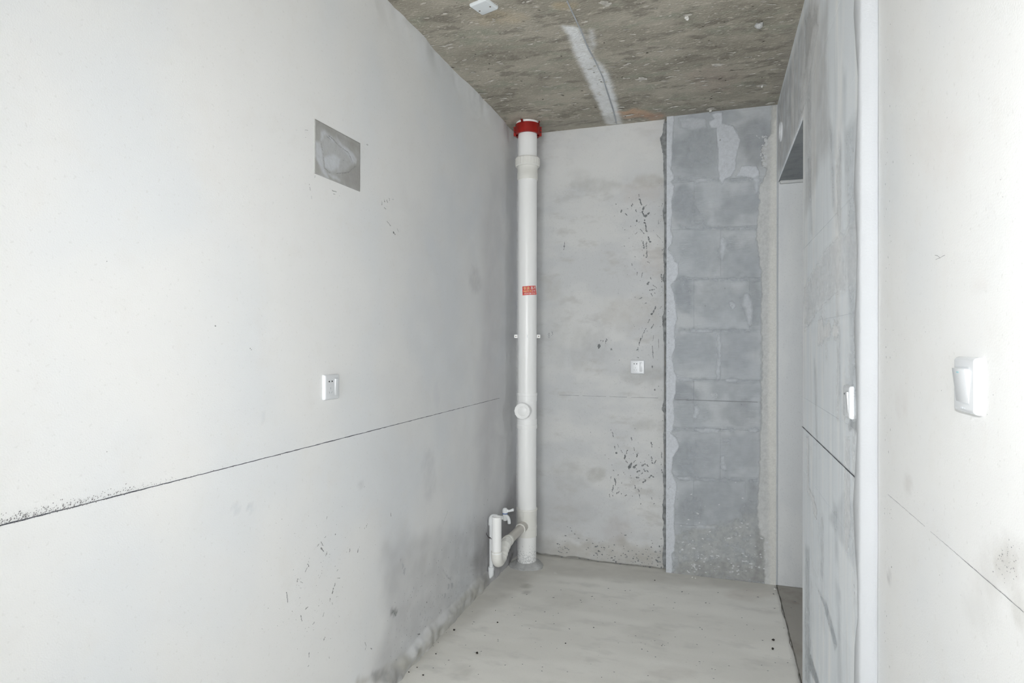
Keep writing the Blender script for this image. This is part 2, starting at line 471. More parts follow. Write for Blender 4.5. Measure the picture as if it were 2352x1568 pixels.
def film_mat(name, bump=.2):
    m, nt, b = new_mat(name); L = nt.links.new
    b.inputs['Roughness'].default_value = .95; b.inputs['Specular IOR Level'].default_value = 0.0
    at = N(nt, 'ShaderNodeAttribute', attribute_name='stain_tint')
    geo = N(nt, 'ShaderNodeNewGeometry')
    nz = N(nt, 'ShaderNodeTexNoise', Scale=150.0, Detail=2.0); L(geo.outputs['Position'], nz.inputs['Vector'])
    mr = N(nt, 'ShaderNodeMapRange'); mr.inputs['From Min'].default_value = .3; mr.inputs['From Max'].default_value = .7
    mr.inputs['To Min'].default_value = .93; mr.inputs['To Max'].default_value = 1.06; L(nz.outputs['Fac'], mr.inputs['Value'])
    sc = N(nt, 'ShaderNodeVectorMath', operation='SCALE'); L(at.outputs['Color'], sc.inputs[0]); L(mr.outputs['Result'], sc.inputs['Scale'])
    L(sc.outputs['Vector'], b.inputs['Base Color']); L(at.outputs['Alpha'], b.inputs['Alpha'])
    bp = N(nt, 'ShaderNodeBump', Strength=bump, Distance=.002); L(nz.outputs['Fac'], bp.inputs['Height']); L(bp.outputs['Normal'], b.inputs['Normal'])
    return m
def film(name, plane, us, vs_, off, mat, stains, parent):
    """a trowelled skim of uneven cover: one thin sheet, opaque where plaster was left, bare elsewhere"""
    U, V = np.meshgrid(us, vs_, indexing='ij'); nu, nv = U.shape
    P = [plane.pt(u, v, off) for u, v in zip(U.ravel(), V.ravel())]
    idx = np.arange(nu*nv).reshape(nu, nv)
    f = np.stack([idx[:-1, :-1], idx[1:, :-1], idx[1:, 1:], idx[:-1, 1:]], -1).reshape(-1, 4)
    c, a = stains(U, V)
    keep = a.ravel()[f].max(1) > .004
    f = f[keep]
    me = from_data(name, P, f.tolist())
    if len(me.polygons) and me.polygons[0].normal.dot(plane.n) < 0: me.flip_normals()
    ca = me.attributes.new('stain_tint', 'FLOAT_COLOR', 'POINT')
    arr = np.concatenate([c.reshape(-1, 3), a.reshape(-1, 1)], 1); ca.data.foreach_set('color', arr.ravel())
    return link(name, me, mat, parent, True)
def span(a, b, step):
    return np.linspace(a, b, max(2, int(round((b-a)/step))+1))

# ---- left wall
stL = StainTint(LEFT)
stL.poly([(930, 430), (1190, 330), (1190, 1320), (1100, 1350), (990, 1460), (880, 1560), (840, 1560), (850, 1400), (870, 1240), (880, 1000), (900, 700)], (.57, .585, .615), .19, .45, .12, 3.2, 3, .75)
stL.poly([(1120, 380), (1195, 380), (1195, 1300), (1090, 1250), (1110, 900)], (.46, .46, .48), .36, .30, .08, 5, 31, .4)  # tinted darker towards the back corner
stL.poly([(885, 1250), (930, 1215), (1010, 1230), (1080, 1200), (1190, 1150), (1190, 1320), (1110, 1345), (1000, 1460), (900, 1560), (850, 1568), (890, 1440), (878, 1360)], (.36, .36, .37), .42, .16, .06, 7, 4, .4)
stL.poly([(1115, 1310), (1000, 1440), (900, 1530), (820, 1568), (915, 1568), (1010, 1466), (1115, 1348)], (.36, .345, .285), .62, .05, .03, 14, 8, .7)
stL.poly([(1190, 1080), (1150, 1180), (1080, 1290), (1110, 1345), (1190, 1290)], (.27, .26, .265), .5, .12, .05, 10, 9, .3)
stL.spot(988, 565, 9, 24, (.74, .76, .79), .7, seed=2); stL.spot(1002, 905, 7, 30, (.70, .71, .74), .5, seed=21)
stL.spot(985, 1090, 16, 60, (.52, .53, .55), .3, seed=22, tex=.9); stL.spot(1090, 640, 14, 30, (.46, .45, .46), .35, seed=23)
stL.spot(905, 1405, 9, 7, (.22, .22, .22), .8, seed=5, scale=40)
stL.spot(882, 1552, 32, 22, (.38, .38, .38), .85, seed=6)
stL.spot(543, 1167, 9, 10, (.60, .64, .68), .5); stL.spot(575, 1167, 10, 8, (.58, .62, .66), .55); stL.spot(603, 960, 5, 8, (.62, .66, .70), .5)
stL.spot(828, 1112, 9, 10, (.55, .56, .57), .5, seed=7)
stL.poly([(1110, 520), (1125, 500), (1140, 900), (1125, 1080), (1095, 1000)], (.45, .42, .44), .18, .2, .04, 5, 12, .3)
def dispL(U, V):
    top = sstep(H-.16, H-.01, V); bot = sstep(.13, .02, V)
    n1 = fbm(U*3.2, V*2.0+7, 21, 4)-.5; n2 = fbm(U*14, V*14, 22, 4)
    b2 = sstep(.075, .035, V+(fbm(U*6, V*0+2, 27, 3)-.5)*.05)
    return top*n1*.045 + bot*(n2-.4)*.012 + b2*(.005+.020*fbm(U*9, V*12, 23, 4)+.012*fbm(U*38, V*30, 24, 3)) - .0*bot
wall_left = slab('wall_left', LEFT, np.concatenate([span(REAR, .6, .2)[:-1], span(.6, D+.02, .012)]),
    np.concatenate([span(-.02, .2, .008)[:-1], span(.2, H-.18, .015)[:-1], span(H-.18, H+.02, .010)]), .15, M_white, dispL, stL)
tag(wall_left, 'long white plastered wall with grey cement patch and ink line', kind='structure')

# ---- back wall: cement core, plaster coat on the left, block pier on the right
wall_back = box('wall_back', -.15, 2.95, D+.012, D+.2, -.02, H+.02, simple('damp_cement', (.33, .325, .305), .95, .1, bump=.3, bscale=150, var=.15, vscale=20))
tag(wall_back, 'grey plastered back wall with exposed block pier', kind='structure')
stB = StainTint(BACK)
g1 = (0.425, 0.425, 0.407)
stB.spot(1365, 425, 60, 16, g1, .45, seed=3); stB.spot(1490, 415, 40, 14, (0.401, 0.395, 0.366), .5, seed=4); stB.spot(1330, 400, 30, 12, g1, .3)
stB.spot(1375, 790, 24, 50, (.46, .465, .465), .34, rough=.9, seed=6, tex=.9, scale=24); stB.spot(1475, 860, 50, 22, (0.401, 0.407, 0.401), .45, seed=8); stB.spot(1335, 800, 30, 50, g1, .25)
stB.spot(1475, 975, 30, 14, g1, .4); stB.spot(1370, 1090, 22, 14, (0.389, 0.389, 0.366), .55, seed=9); stB.spot(1310, 1090, 40, 40, g1, .25)
stB.spot(1290, 1180, 60, 60, (0.496, 0.496, 0.496), .35); stB.spot(1345, 1180, 30, 20, (0.472, 0.484, 0.496), .3)
stB.spot(1450, 720, 70, 40, (0.519, 0.507, 0.484), .45, seed=13); stB.spot(1500, 600, 30, 40, (0.543, 0.507, 0.484), .4)
stB.spot(1480, 440, 50, 30, (0.555, 0.519, 0.496), .4); stB.spot(1420, 1215, 30, 30, (0.472, 0.443, 0.437), .45, seed=14)
stB.spot(1280, 760, 25, 90, (0.507, 0.513, 0.507), .35, seed=15); stB.spot(1265, 660, 20, 30, (0.496, 0.484, 0.448), .4)
stB.poly([(1235, 1235), (1300, 1245), (1420, 1240), (1540, 1262), (1540, 1330), (1400, 1320), (1235, 1290)], (0.401, 0.384, 0.342), .55, .07, .05, 14, 6, .5)
stB.poly([(1232, 290), (1540, 262), (1540, 400), (1232, 420)], (0.779, 0.779, 0.767), .45, .2, .03, 6, 7, .2)
stB.poly([(1180, 300), (1262, 300), (1262, 1290), (1180, 1290)], (0.472, 0.484, 0.501), .35, .16, .03, 6, 17, .2)  # darker band down the corner behind the pipe
def edgeB(U, V):
    rag = .003 + .060*fbm(U[:, :1]*9, V[:, :1]*0, 33, 4)*np.clip(1.15-U[:, :1]*1.9, .16, 1)
    low = V < .10
    t = np.clip(V/.10, 0, 1)
    return U, np.where(low, rag+(.10-rag)*t, V)
def dispB(U, V):
    return sstep(.16, .0, V)*(fbm(U*12, V*12, 35, 4)-.45)*.008
coat = slab('plaster_coat', BACK, span(-.0, .968, .010), np.concatenate([span(0, .12, .008)[:-1], span(.12, H+.01, .012)]), .012, M_back, dispB, stB, wall_back, edgeB)
coat['label'] = 'grey plaster coat with a ragged lower edge'

# block pier
XP0 = PIER.px(1531.0, 780)[0]; XP1 = W1 + .005
core = box('pier_core', XP0+.004, W1+.20, B+.0028, D+.015, 0, H+.01, M_mortar, wall_back)
cz = [H+.01, 2.390, 2.102, 1.795, 1.488, 1.188, .893, .594, .301, .0]
hj = [[1.299], [1.146], [1.30], [1.146, 1.46], [1.299], [1.146], [1.299], [1.146, 1.44], [1.30]]
for r in range(9):
    xs = [XP0] + hj[r] + [XP1]
    for a, b in zip(xs, xs[1:]):
        o = box('block', a+.0005, b-.0005, B+random.uniform(0, .0008), B+.04, cz[r+1]+.0005, cz[r]-.0005, M_block, wall_back, .0008)
# skim films on the pier
def reg(ox, oy, pts, s=360/1568): return [(ox+x*s, oy+y*s) for x, y in pts]
edgeR = reg(1500, 240, [(212, 118), (212, 170), (195, 300), (190, 500), (180, 650), (205, 700), (205, 740), (180, 772), (212, 820), (205, 880), (186, 950), (192, 1100), (185, 1180), (175, 1250), (196, 1320), (186, 1390), (148, 1440), (200, 1520), (216, 1566)]) \
  + reg(1500, 600, [(250, 20), (256, 120), (220, 190), (180, 235), (206, 330), (226, 450), (241, 570), (220, 640), (215, 760), (222, 860), (190, 960), (206, 1060), (231, 1150), (226, 1300), (205, 1400), (210, 1540)]) \
  + reg(1500, 960, [(210, 60), (178, 150), (236, 195), (259, 270), (240, 330), (196, 390), (186, 540), (230, 640), (236, 720), (216, 850), (210, 1050), (221, 1200), (210, 1330), (186, 1360), (196, 1480), (188, 1545)])
edgeL = reg(1500, 240, [(1240, 60), (1222, 150), (1205, 290), (1150, 330), (1120, 400), (1080, 450), (1100, 520), (1090, 600), (1140, 640), (1130, 700), (1075, 800), (1062, 900), (1070, 960), (1055, 1050), (1050, 1200), (1032, 1300), (1040, 1400), (1052, 1450), (1065, 1560)]) \
  + reg(1500, 600, [(1070, 40), (1092, 90), (1088, 300), (1080, 500), (1085, 700), (1090, 900), (1092, 1100), (1085, 1300), (1086, 1560)]) \
  + reg(1500, 960, [(1080, 60), (1070, 300), (1064, 500), (1056, 700), (1048, 900), (1055, 1080), (1075, 1160), (1108, 1200), (1112, 1350), (1118, 1545)])
pale = (.69, .72, .765); pale2 = (.535, .565, .605); cream = (.63, .64, .635); cream2 = (.71, .705, .665)
stP = StainTint(PIER)
# tone of the bare blocks: broad trowel clouds, lighter and darker
for i, (x, y, rx, ry, c, k) in enumerate([(1580, 345, 45, 40, (.40, .425, .455), .55), (1620, 340, 40, 50, (.50, .525, .55), .5), (1740, 330, 40, 50, (.385, .40, .425), .6), (1640, 270, 60, 14, (.53, .555, .585), .5),
        (1570, 470, 25, 40, (.385, .41, .445), .6), (1600, 475, 22, 40, (.50, .525, .555), .55), (1700, 470, 50, 40, (.42, .445, .475), .55), (1620, 570, 50, 45, (.50, .53, .56), .5), (1700, 590, 40, 40, (.43, .46, .49), .5),
        (1570, 680, 22, 40, (.39, .42, .46), .6), (1650, 690, 60, 40, (.49, .515, .54), .55), (1730, 690, 20, 55, (.41, .435, .455), .6), (1590, 800, 40, 35, (.47, .50, .535), .5), (1690, 810, 40, 45, (.45, .475, .515), .5),
        (1570, 900, 30, 22, (.40, .425, .46), .6), (1700, 900, 50, 25, (.46, .485, .515), .45), (1600, 950, 40, 25, (.51, .54, .57), .5), (1700, 950, 40, 25, (.42, .44, .465), .5), (1615, 1030, 45, 45, (.50, .525, .56), .55), (1575, 1060, 25, 35, (.41, .44, .475), .5),
        (1710, 1040, 40, 45, (.45, .475, .51), .5), (1650, 1150, 70, 40, (.43, .455, .485), .5), (1580, 1170, 30, 40, (.42, .44, .465), .5), (1730, 1160, 20, 50, (.41, .425, .44), .6)]):
    stP.spot(x, y, rx*1.15, ry*1.1, tuple(v*1.09 for v in c), k*.6, rough=.8, seed=100+i, scale=12, tex=.45)
# weathered, scaly foot
stP.poly([(1545, 1225), (1640, 1205), (1760, 1170), (1765, 1335), (1545, 1322)], (.53, .545, .545), .75, .06, .03, 20, 130, .75)
stP.poly([(1560, 1290), (1650, 1285), (1770, 1310), (1770, 1340), (1550, 1325)], (.38, .38, .365), .5, .03, .02, 40, 131, .85)
stP.poly([(1738, 1220), (1756, 1220), (1758, 1336), (1736, 1330)], (.36, .36, .35), .55, .03, .01, 30, 132, .3)
# mortar left in the joints
for a, b, h in ((1540, 1750, 412), (1540, 1748, 640), (1540, 1748, 985), (1560, 1740, 1100), (1560, 1740, 757), (1560, 1748, 872), (1560, 1745, 523)):
    stP.poly([(a, h-5), (b, h-2), (b, h+6), (a, h+4)], (.54, .57, .605), .45, .02, .012, 25, 140+h, .7)
for ro, pts in [((1500, 240), [(400, 752), (470, 738), (590, 742), (600, 760), (480, 778), (430, 790)]), ((1500, 240), [(1000, 720), (1060, 700), (1050, 860), (1030, 890), (1010, 810)]),
                ((1500, 240), [(670, 1340), (700, 1330), (725, 1400), (715, 1480), (690, 1560), (670, 1480)]), ((1500, 240), [(260, 140), (400, 130), (520, 150), (530, 225), (400, 250), (280, 235)]),
                ((1500, 600), [(640, 720), (668, 705), (682, 900), (668, 1150), (640, 1185), (625, 1100), (650, 960)]), ((1500, 600), [(920, 330), (945, 318), (985, 410), (985, 560), (975, 650), (945, 620), (930, 470), (900, 440)]),
                ((1500, 600), [(390, 700), (480, 684), (590, 690), (585, 708), (440, 712)]), ((1500, 600), [(240, 1150), (320, 1160), (385, 1182), (320, 1195), (235, 1180)]),
                ((1500, 600), [(410, 1450), (440, 1440), (470, 1490), (430, 1568), (405, 1560)]), ((1500, 600), [(740, 1180), (840, 1182), (820, 1200), (730, 1195)]), ((1500, 600), [(765, 410), (790, 395), (815, 420), (820, 450), (795, 468), (768, 450)]),
                ((1500, 960), [(410, 1072), (470, 1062), (600, 1085), (610, 1100), (440, 1094)]), ((1500, 960), [(240, 592), (300, 596), (370, 588), (378, 606), (300, 612), (245, 606)]),
                ((1500, 960), [(960, 130), (1000, 116), (1045, 122), (1020, 142)]), ((1500, 960), [(420, 110), (560, 100), (660, 120), (640, 140), (480, 150)]), ((1500, 960), [(680, 390), (705, 380), (735, 500), (720, 520), (684, 510)])]:
    stP.poly(reg(ro[0], ro[1], pts), (.66, .69, .73), .7, .022, .006, 30, 160+len(pts), .3)
# thicker patches and the two edge films
stP.poly(reg(1500, 240, [(580, 95), (640, 80), (690, 82), (692, 190), (740, 205), (800, 215), (835, 280), (875, 350), (850, 440), (830, 520), (825, 640), (780, 720), (720, 745), (690, 800), (665, 745), (652, 640), (656, 480), (640, 330), (630, 240), (575, 235), (560, 170), (620, 150)]), pale, .85, .010, .004, 40, 180, .15)
stP.poly(reg(1500, 240, [(885, 622), (960, 612), (1035, 618), (1062, 665), (1060, 705), (1000, 735), (920, 722), (832, 715)]), pale, .85, .010, .004, 40, 181, .15)
stP.poly([(1528, 230)] + edgeR + [(1545, 1345), (1528, 1345)], pale, .88, .010, .004, 40, 182, .12)
stP.poly(edgeL + [(1757, 1350), (1795, 1350), (1795, 225)], cream, .88, .012, .008, 45, 183, .2)
stP.poly([(1772, 240), (1766, 700), (1764, 1000), (1768, 1345), (1795, 1345), (1795, 240)], cream2, .7, .03, .006, 20, 184, .2)
stP.poly([(1744, 1180), (1750, 600), (1756, 600), (1752, 1180)], (.53, .545, .545), .5, .02, .008, 30, 185, .4)
o = film('skim_film', PIER, np.concatenate([[XP0-.001], span(XP0+.003, W1-.003, .0055)]), span(0, H, .0065), .0022, film_mat('pier_skim'), stP, wall_back)
o['label'] = 'trowelled pale plaster film along the edges of the pier'
# loose scaly laitance at the pier foot and on the film edge
fp = Flecks(PIER)
for i in range(130):
    x = random.uniform(1560, 1770); y = 1320-abs(random.gauss(0, 1))*70
    if x > 1750 and random.random() < .6: continue
    fp.dot(x, y, random.uniform(.6, 1.7), random.uniform(1, 2.6), random.uniform(-.4, .4))
for i in range(90):
    x = 1762-abs(random.gauss(0, 8)); y = random.uniform(310, 385); fp.dot(x, y, random.uniform(.5, 1.6), 1.5)
for y, xs in ((902.5, [(1633.5, 1637), (1638, 1640), (1641, 1643), (1644, 1645.5)]), (905.5, [(1632.5, 1642), (1644, 1648)]), (908.5, [(1634.5, 1640), (1641, 1643), (1644, 1648)]), (912.3, [(1641.5, 1643), (1644.2, 1646.5)])):
    for a, b in xs: fp.line([(a, y), (b, y+.1)], 1.1, .0030)
for v in fp.v: v.y -= .0020
fp.build('pale_flecks', M_fleck, wall_back)
fd = Flecks(PIER)
for i in range(110):
    x = random.uniform(1545, 1758); y = 1322-abs(random.gauss(0, 1))*60
    fd.dot(x, y, random.uniform(.4, 1.3), random.uniform(1, 2), random.uniform(-.5, .5))
for q in [(1654, 322, 1.8), (1681.5, 702, 1.3), (1664, 382, .8), (1741, 899, .8), (1631, 829, .7), (1620, 702, 1.4), (1665, 662, 1.2)]: fd.dot(*q)
for i in range(60): fd.dot(1536+random.uniform(-3, 3), random.uniform(480, 1300), random.uniform(.4, .8))
for v in fd.v: v.y -= .0020
fd.build('dark_specks', M_chip2, wall_back)
fi = Flecks(PIER)
fi.line([(1550+i*10, 917.2+i*10*.031) for i in range(20)], 1.4, .0030)
o = fi.build('ink_line', M_ink2, wall_back, False)
fi = Flecks(BACK)
for a, b, w in [(1285, 1330, .7), (1338, 1392, .5), (1400, 1440, .6), (1450, 1512, .6)]:
    fi.line([(a+(b-a)*i/8, 907+(a+(b-a)*i/8-1285)*.0305) for i in range(9)], w*1.2)
fi.build('ink_line', M_ink2, wall_back, False)
# pencil scribble
fi = Flecks(BACK)
def scr(pts): return [(1250+x*50/1307, 740+y*60/1568) for x, y in pts]
fi.line(scr([(300, 640), (245, 680), (245, 730), (280, 770), (320, 740), (325, 690), (300, 640)]), .9)
fi.line(scr([(280, 770), (255, 850), (270, 940), (300, 945), (345, 890), (330, 830), (280, 770)]), .7)
fi.line(scr([(455, 530), (470, 610), (500, 680), (515, 745)]), 1.0); fi.line(scr([(475, 620), (545, 570)]), .8); fi.dot(1266.3, 770.4, .7)
fi.build('pencil_scribble', M_ink2, wall_back, False)

# dark chips on the back wall
fc = Flecks(BACK)
def zA(pts): return [(1330+x*210/1568, 960+y*210/1568) for x, y in pts]
def zB(pts): return [(1390+x*160/612, 430+y*160/612) for x, y in pts]
for pts, w in [([(550, 195), (553, 215)], 2), ([(570, 250), (590, 320)], 2.6), ([(612, 470), (618, 535)], 2.4), ([(640, 575), (642, 620)], 4), ([(665, 460), (685, 490)], 1.6), ([(715, 545), (745, 595)], 1.4),
               ([(830, 545), (810, 600)], 2.6), ([(795, 650), (790, 715)], 7), ([(805, 720), (825, 765)], 2.6), ([(890, 320), (902, 385)], 2.4), ([(940, 500), (955, 565)], 1.2), ([(1010, 590), (985, 670)], 3), ([(970, 720), (920, 770)], 1.4),
               ([(900, 800), (850, 870)], 7), ([(990, 805), (945, 860)], 6), ([(1240, 405), (1248, 495)], 2.8), ([(1240, 660), (1258, 770)], 2.6), ([(1320, 720), (1290, 775)], 2), ([(1075, 820), (1130, 780), (1190, 825)], 2.6), ([(1105, 870), (1130, 910)], 2.6),
               ([(990, 920), (1045, 895)], 3), ([(1060, 960), (1090, 935)], 3), ([(985, 1022), (1025, 1010)], 3.6), ([(1160, 895), (1180, 920)], 2), ([(1190, 1025), (1240, 985), (1275, 1005)], 3), ([(1100, 1105), (1140, 1070), (1120, 1040)], 3.2), ([(585, 880), (595, 905)], 2.2),
               ([(542, 1010), (548, 1030)], 3), ([(622, 1065), (620, 1135)], 4.5), ([(595, 1155), (565, 1265)], 2.4), ([(520, 1295), (530, 1345)], 1.6), ([(575, 1330), (585, 1335)], 2), ([(635, 1295), (690, 1260)], 2.2), ([(722, 1285), (728, 1300)], 2.6), ([(790, 1330), (820, 1310)], 1.8),
               ([(955, 1145), (965, 1210)], 2.2), ([(1010, 1215), (1035, 1255)], 2.6), ([(1038, 1310), (1042, 1355)], 2), ([(1055, 1455), (1065, 1475)], 2.4), ([(1240, 1355), (1250, 1395)], 1.4), ([(1285, 1475), (1300, 1460)], 2), ([(1405, 785), (1410, 800)], 1.8), ([(1415, 590), (1420, 690)], 1.6), ([(1415, 880), (1425, 940)], 2), ([(665, 985), (680, 960)], 1.8), ([(730, 1100), (735, 1120)], 1.6)]:
    fc.stroke(zA(pts), w)
for pts, w in [([(297, 62), (299, 82)], 2), ([(303, 100), (318, 155)], 3), ([(210, 88), (214, 91)], 3), ([(92, 147), (96, 150)], 2.4), ([(240, 145), (242, 170)], 3.6), ([(140, 198), (142, 222)], 3.4), ([(175, 230), (195, 252)], 3), ([(270, 195), (275, 220)], 2.6), ([(340, 170), (325, 215), (345, 260), (385, 240)], 5), ([(362, 158), (364, 162)], 3),
               ([(265, 285), (285, 295)], 5), ([(295, 300), (298, 304)], 3), ([(345, 290), (355, 340), (365, 395)], 3.6), ([(220, 340), (228, 344)], 1.8), ([(305, 365), (345, 410)], 1.6), ([(265, 335), (268, 342)], 1.6), ([(170, 373), (176, 376)], 1.4), ([(262, 412), (280, 400)], 2.2), ([(208, 444), (212, 447)], 1.6), ([(380, 430), (390, 485)], 4.5), ([(335, 475), (340, 540)], 3), ([(362, 480), (364, 540)], 2.4), ([(366, 555), (366, 615)], 2.6),
               ([(340, 590), (341, 605)], 1.6), ([(260, 606), (266, 612)], 1.6), ([(236, 668), (238, 690)], 1.6), ([(258, 717), (262, 722)], 1.6), ([(365, 652), (392, 664)], 1.4), ([(285, 740), (280, 775)], 1.6), ([(328, 745), (318, 795)], 1.6), ([(398, 790), (402, 810)], 1.8), ([(370, 858), (388, 835)], 4), ([(390, 905), (435, 895)], 2.2), ([(405, 930), (412, 960)], 1.8), ([(420, 860), (455, 885)], 1.4), ([(300, 980), (325, 965)], 2), ([(260, 960), (265, 970)], 1.4), ([(350, 1020), (362, 1015)], 1.8),
               ([(448, 1045), (405, 1125)], 3.2), ([(390, 1160), (378, 1190)], 2.2), ([(360, 1235), (335, 1285)], 1.8), ([(328, 1305), (296, 1385)], 3.4), ([(290, 1405), (278, 1435)], 3.4), ([(425, 1200), (405, 1240)], 2), ([(425, 1300), (420, 1350)], 1.2), ([(415, 1390), (422, 1500)], 1.6), ([(280, 1490), (292, 1495)], 1.8), ([(450, 415), (488, 455)], 1.0), ([(468, 290), (470, 320)], 1.2), ([(500, 545), (502, 555)], 1.8), ([(490, 760), (500, 830)], 2.4), ([(520, 780), (535, 820)], 3.4), ([(520, 690), (530, 715)], 3), ([(485, 1060), (488, 1064)], 1.8), ([(60, 1425), (66, 1428)], 2), ([(8, 1330), (14, 1355)], 3), ([(468, 1330), (470, 1410)], 1.0)]:
    fc.stroke(zB(pts), w)
for q in [(1376, 795, 3), (1404, 802, 1.4), (1296, 566, 1.5), (1385, 783, 1.2), (1498, 842, 1.8), (1504, 895, 1.6), (1380, 782, 1)]: fc.dot(*q, 1.6, 1.4)
fc.stroke([(1297, 556), (1295, 574)], 1.6); fc.stroke([(1391, 780), (1391, 790)], 1.2)
for i in range(150):   # fine spatter around the two chipped areas
    if i % 2: x, y = random.gauss(1450, 38), random.gauss(1080, 52)
    else: x, y = random.gauss(1478, 30), random.uniform(450, 830)
    if 1240 < x < 1522: fc.dot(x, y, random.uniform(.25, .75), random.uniform(1, 2))
for i in range(170):   # low dirt
    x = random.uniform(1280, 1520); y = 1272+(x-1240)*.13-abs(random.gauss(0, 30)); fc.dot(x, y, random.uniform(.4, 1.5), random.uniform(1, 2.2), random.uniform(-.5, .3))
for i in range(60):
    fc.dot(1524-abs(random.gauss(0, 6)), random.uniform(290, 1290), random.uniform(.3, 1.0))
# torn dark strip where the coat meets the pier
lb = reg(1500, 240, [(118, 170), (104, 205), (96, 290), (70, 342), (86, 420), (102, 520), (104, 650), (110, 800), (116, 900), (120, 1000), (99, 1050), (100, 1105), (114, 1200), (120, 1330), (119, 1420), (105, 1452), (104, 1560)]) \
   + reg(1500, 600, [(114, 20), (122, 90), (100, 150), (98, 195), (122, 240), (121, 400), (112, 500), (92, 560), (96, 620), (104, 700), (106, 780), (120, 860), (124, 1000), (120, 1150), (122, 1300), (102, 1420), (88, 1480), (118, 1540)]) \
   + reg(1500, 960, [(112, 60), (118, 110), (102, 180), (112, 260), (118, 340), (115, 480), (98, 590), (108, 680), (112, 780), (94, 860), (100, 900), (92, 990), (110, 1040), (96, 1110), (100, 1160), (114, 1240), (96, 1340), (96, 1450), (116, 1500)])
fc.build('dark_chips', M_chip, wall_back)
fc = Flecks(BACK)
lu = catmull([BACK.px(*q) for q in lb], 3, closed=False)
xr = XP0+.03
for i, a in enumerate(lu[:-1]):
    b_ = lu[i+1]; k = len(fc.v)
    for q in ((a[0]+random.uniform(-.003, .002), a[1]), (xr, a[1]), (xr, b_[1]), (b_[0]+random.uniform(-.003, .002), b_[1])): fc.v.append(BACK.pt(q[0], q[1], .0007))
    fc.f.append([k, k+1, k+2, k+3])
o = fc.build('torn_edge', simple('torn_edge_grey', (.26, .27, .275), .95, .1, var=.4, vscale=35), wall_back, False)

# ---- right: block partition with doorway, white end strip, plaster wall beyond
wall_right = box('wall_right', W1+.0016, W1+.20, YS+.004, YJ-.002, -.01, H+.01, simple('partition_joint', (.72, .75, .785), .95, .1, var=.08, vscale=14))
tag(wall_right, 'grey block partition with lintel over the doorway', kind='structure')
lint = box('lintel', W1+.0072, W1+.20, YJ-.01, B+.01, LZ, H+.01, M_soffit, wall_right)
czr = [H+.005, 2.40, 2.10, 1.795, 1.488, 1.188, .893, .594, .301, .0]
for r in range(9):
    z1, z0 = czr[r]-.0004, czr[r+1]+.0004
    joints = [YS, 2.20 if r % 2 else 2.50, YJ]
    for a, b in zip(joints, joints[1:]):
        box('block', W1+random.uniform(0, .0005), W1+.03, a+.0002, b-.0002, z0, z1, M_blockr, wall_right, .0003)
for (a, b) in ((YJ, 3.3), (3.3, B-.0025)):
    box('block', W1+.0004, W1+.007, a+(.0004 if a > YJ else -.0005), b-.0004, LZ-.002, H+.005, M_blockr, wall_right, .001)
# skimmed reveals of the doorway
o = box('reveal_plaster', W1+.001, W1+.2, YJ-.001, YJ+.004, 0, LZ+.01, M_jamb, wall_right, .001)
jb = box('jamb_plaster', W1+.006, W1+1.2, B-.001, D+.015, 0, H+.005, M_jamb, wall_back, .0015)
jb['label'] = 'grey cement face inside the doorway'
hn = box('haunch_plaster', W1+.012, W1+.2, B-.035, B, LZ-.016, LZ+.002, M_cream, wall_right, .006)
# streaky skim on the block partition
def zC(pts): return [(1820+x*240/1045, 560+y*240/1045) for x, y in pts]
def zD(pts): return [(1820+x*240/663, 1000+y*240/663) for x, y in pts]
lt = (.90, .91, .925); dk = (.66, .685, .715); br_ = (.62, .60, .585)
stK = StainTint(RIGHT)
for i in range(26):     # tall trowel streaks
    x = random.uniform(1846, 1972); y = random.uniform(-40, 1500); w = random.uniform(2, 9)*(.5+(x-1840)/130); h = random.uniform(90, 330); sl = random.uniform(-.02, .06)
    c = lt if random.random() < .5 else dk
    stK.poly([(x, y), (x+w, y+h*.1), (x+w+h*sl, y+h), (x+h*sl, y+h*.9)], c, random.uniform(.18, .42), .05, .02, 9, 200+i, .5)
stK.poly([(1850, 40), (1900, 20), (1905, 330), (1850, 480)], br_, .28, .10, .04, 6, 240, .5)
stK.poly([(1848, 660), (1880, 600), (1915, 552), (1976, 498), (1976, 640), (1900, 690), (1848, 760)], lt, .55, .025, .01, 14, 241, .5)
stK.poly([(1905, 1190), (1930, 1240), (1965, 1310), (1970, 1180), (1940, 1130)], dk, .28, .03, .01, 14, 242, .5)
stK.poly([(1874, 1340), (1895, 1400), (1918, 1490), (1925, 1480), (1900, 1390)], (.50, .53, .56), .5, .02, .01, 20, 243, .4)
stK.poly([(1856, 1490), (1868, 1520), (1884, 1575), (1876, 1575), (1858, 1530)], (.45, .48, .50), .55, .02, .01, 20, 244, .3)
stK.poly([(1850, 1250), (1860, 1260), (1862, 1568), (1848, 1568)], (.60, .63, .65), .35, .03, .01, 12, 245, .4)
stK.poly([(1955, 960), (1972, 965), (1968, 990), (1950, 985)], (.46, .475, .49), .6, .02, .01, 30, 246, .4)
stK.poly(zC([(260, 760), (300, 735), (318, 830), (370, 770), (392, 860), (375, 940), (330, 935), (300, 1010), (255, 1000)]), lt, .8, .018, .006, 30, 247, .2)
stK.poly(zC([(405, 870), (425, 755), (455, 820), (470, 880), (440, 955), (415, 935)]), lt, .85, .014, .004, 30, 248, .1)
stK.poly(zD([(92, 10), (105, 10), (108, 330), (140, 400), (158, 470), (154, 535), (135, 490), (128, 410), (95, 350)]), lt, .75, .014, .004, 30, 249, .2)
stK.poly(zD([(340, 20), (368, 20), (370, 560), (352, 740), (338, 730), (334, 300)]), lt, .6, .02, .006, 30, 250, .3)
stK.poly([(1940, 300), (1974, 260), (1972, 900), (1955, 960), (1950, 620)], dk, .35, .05, .02, 10, 251, .4)
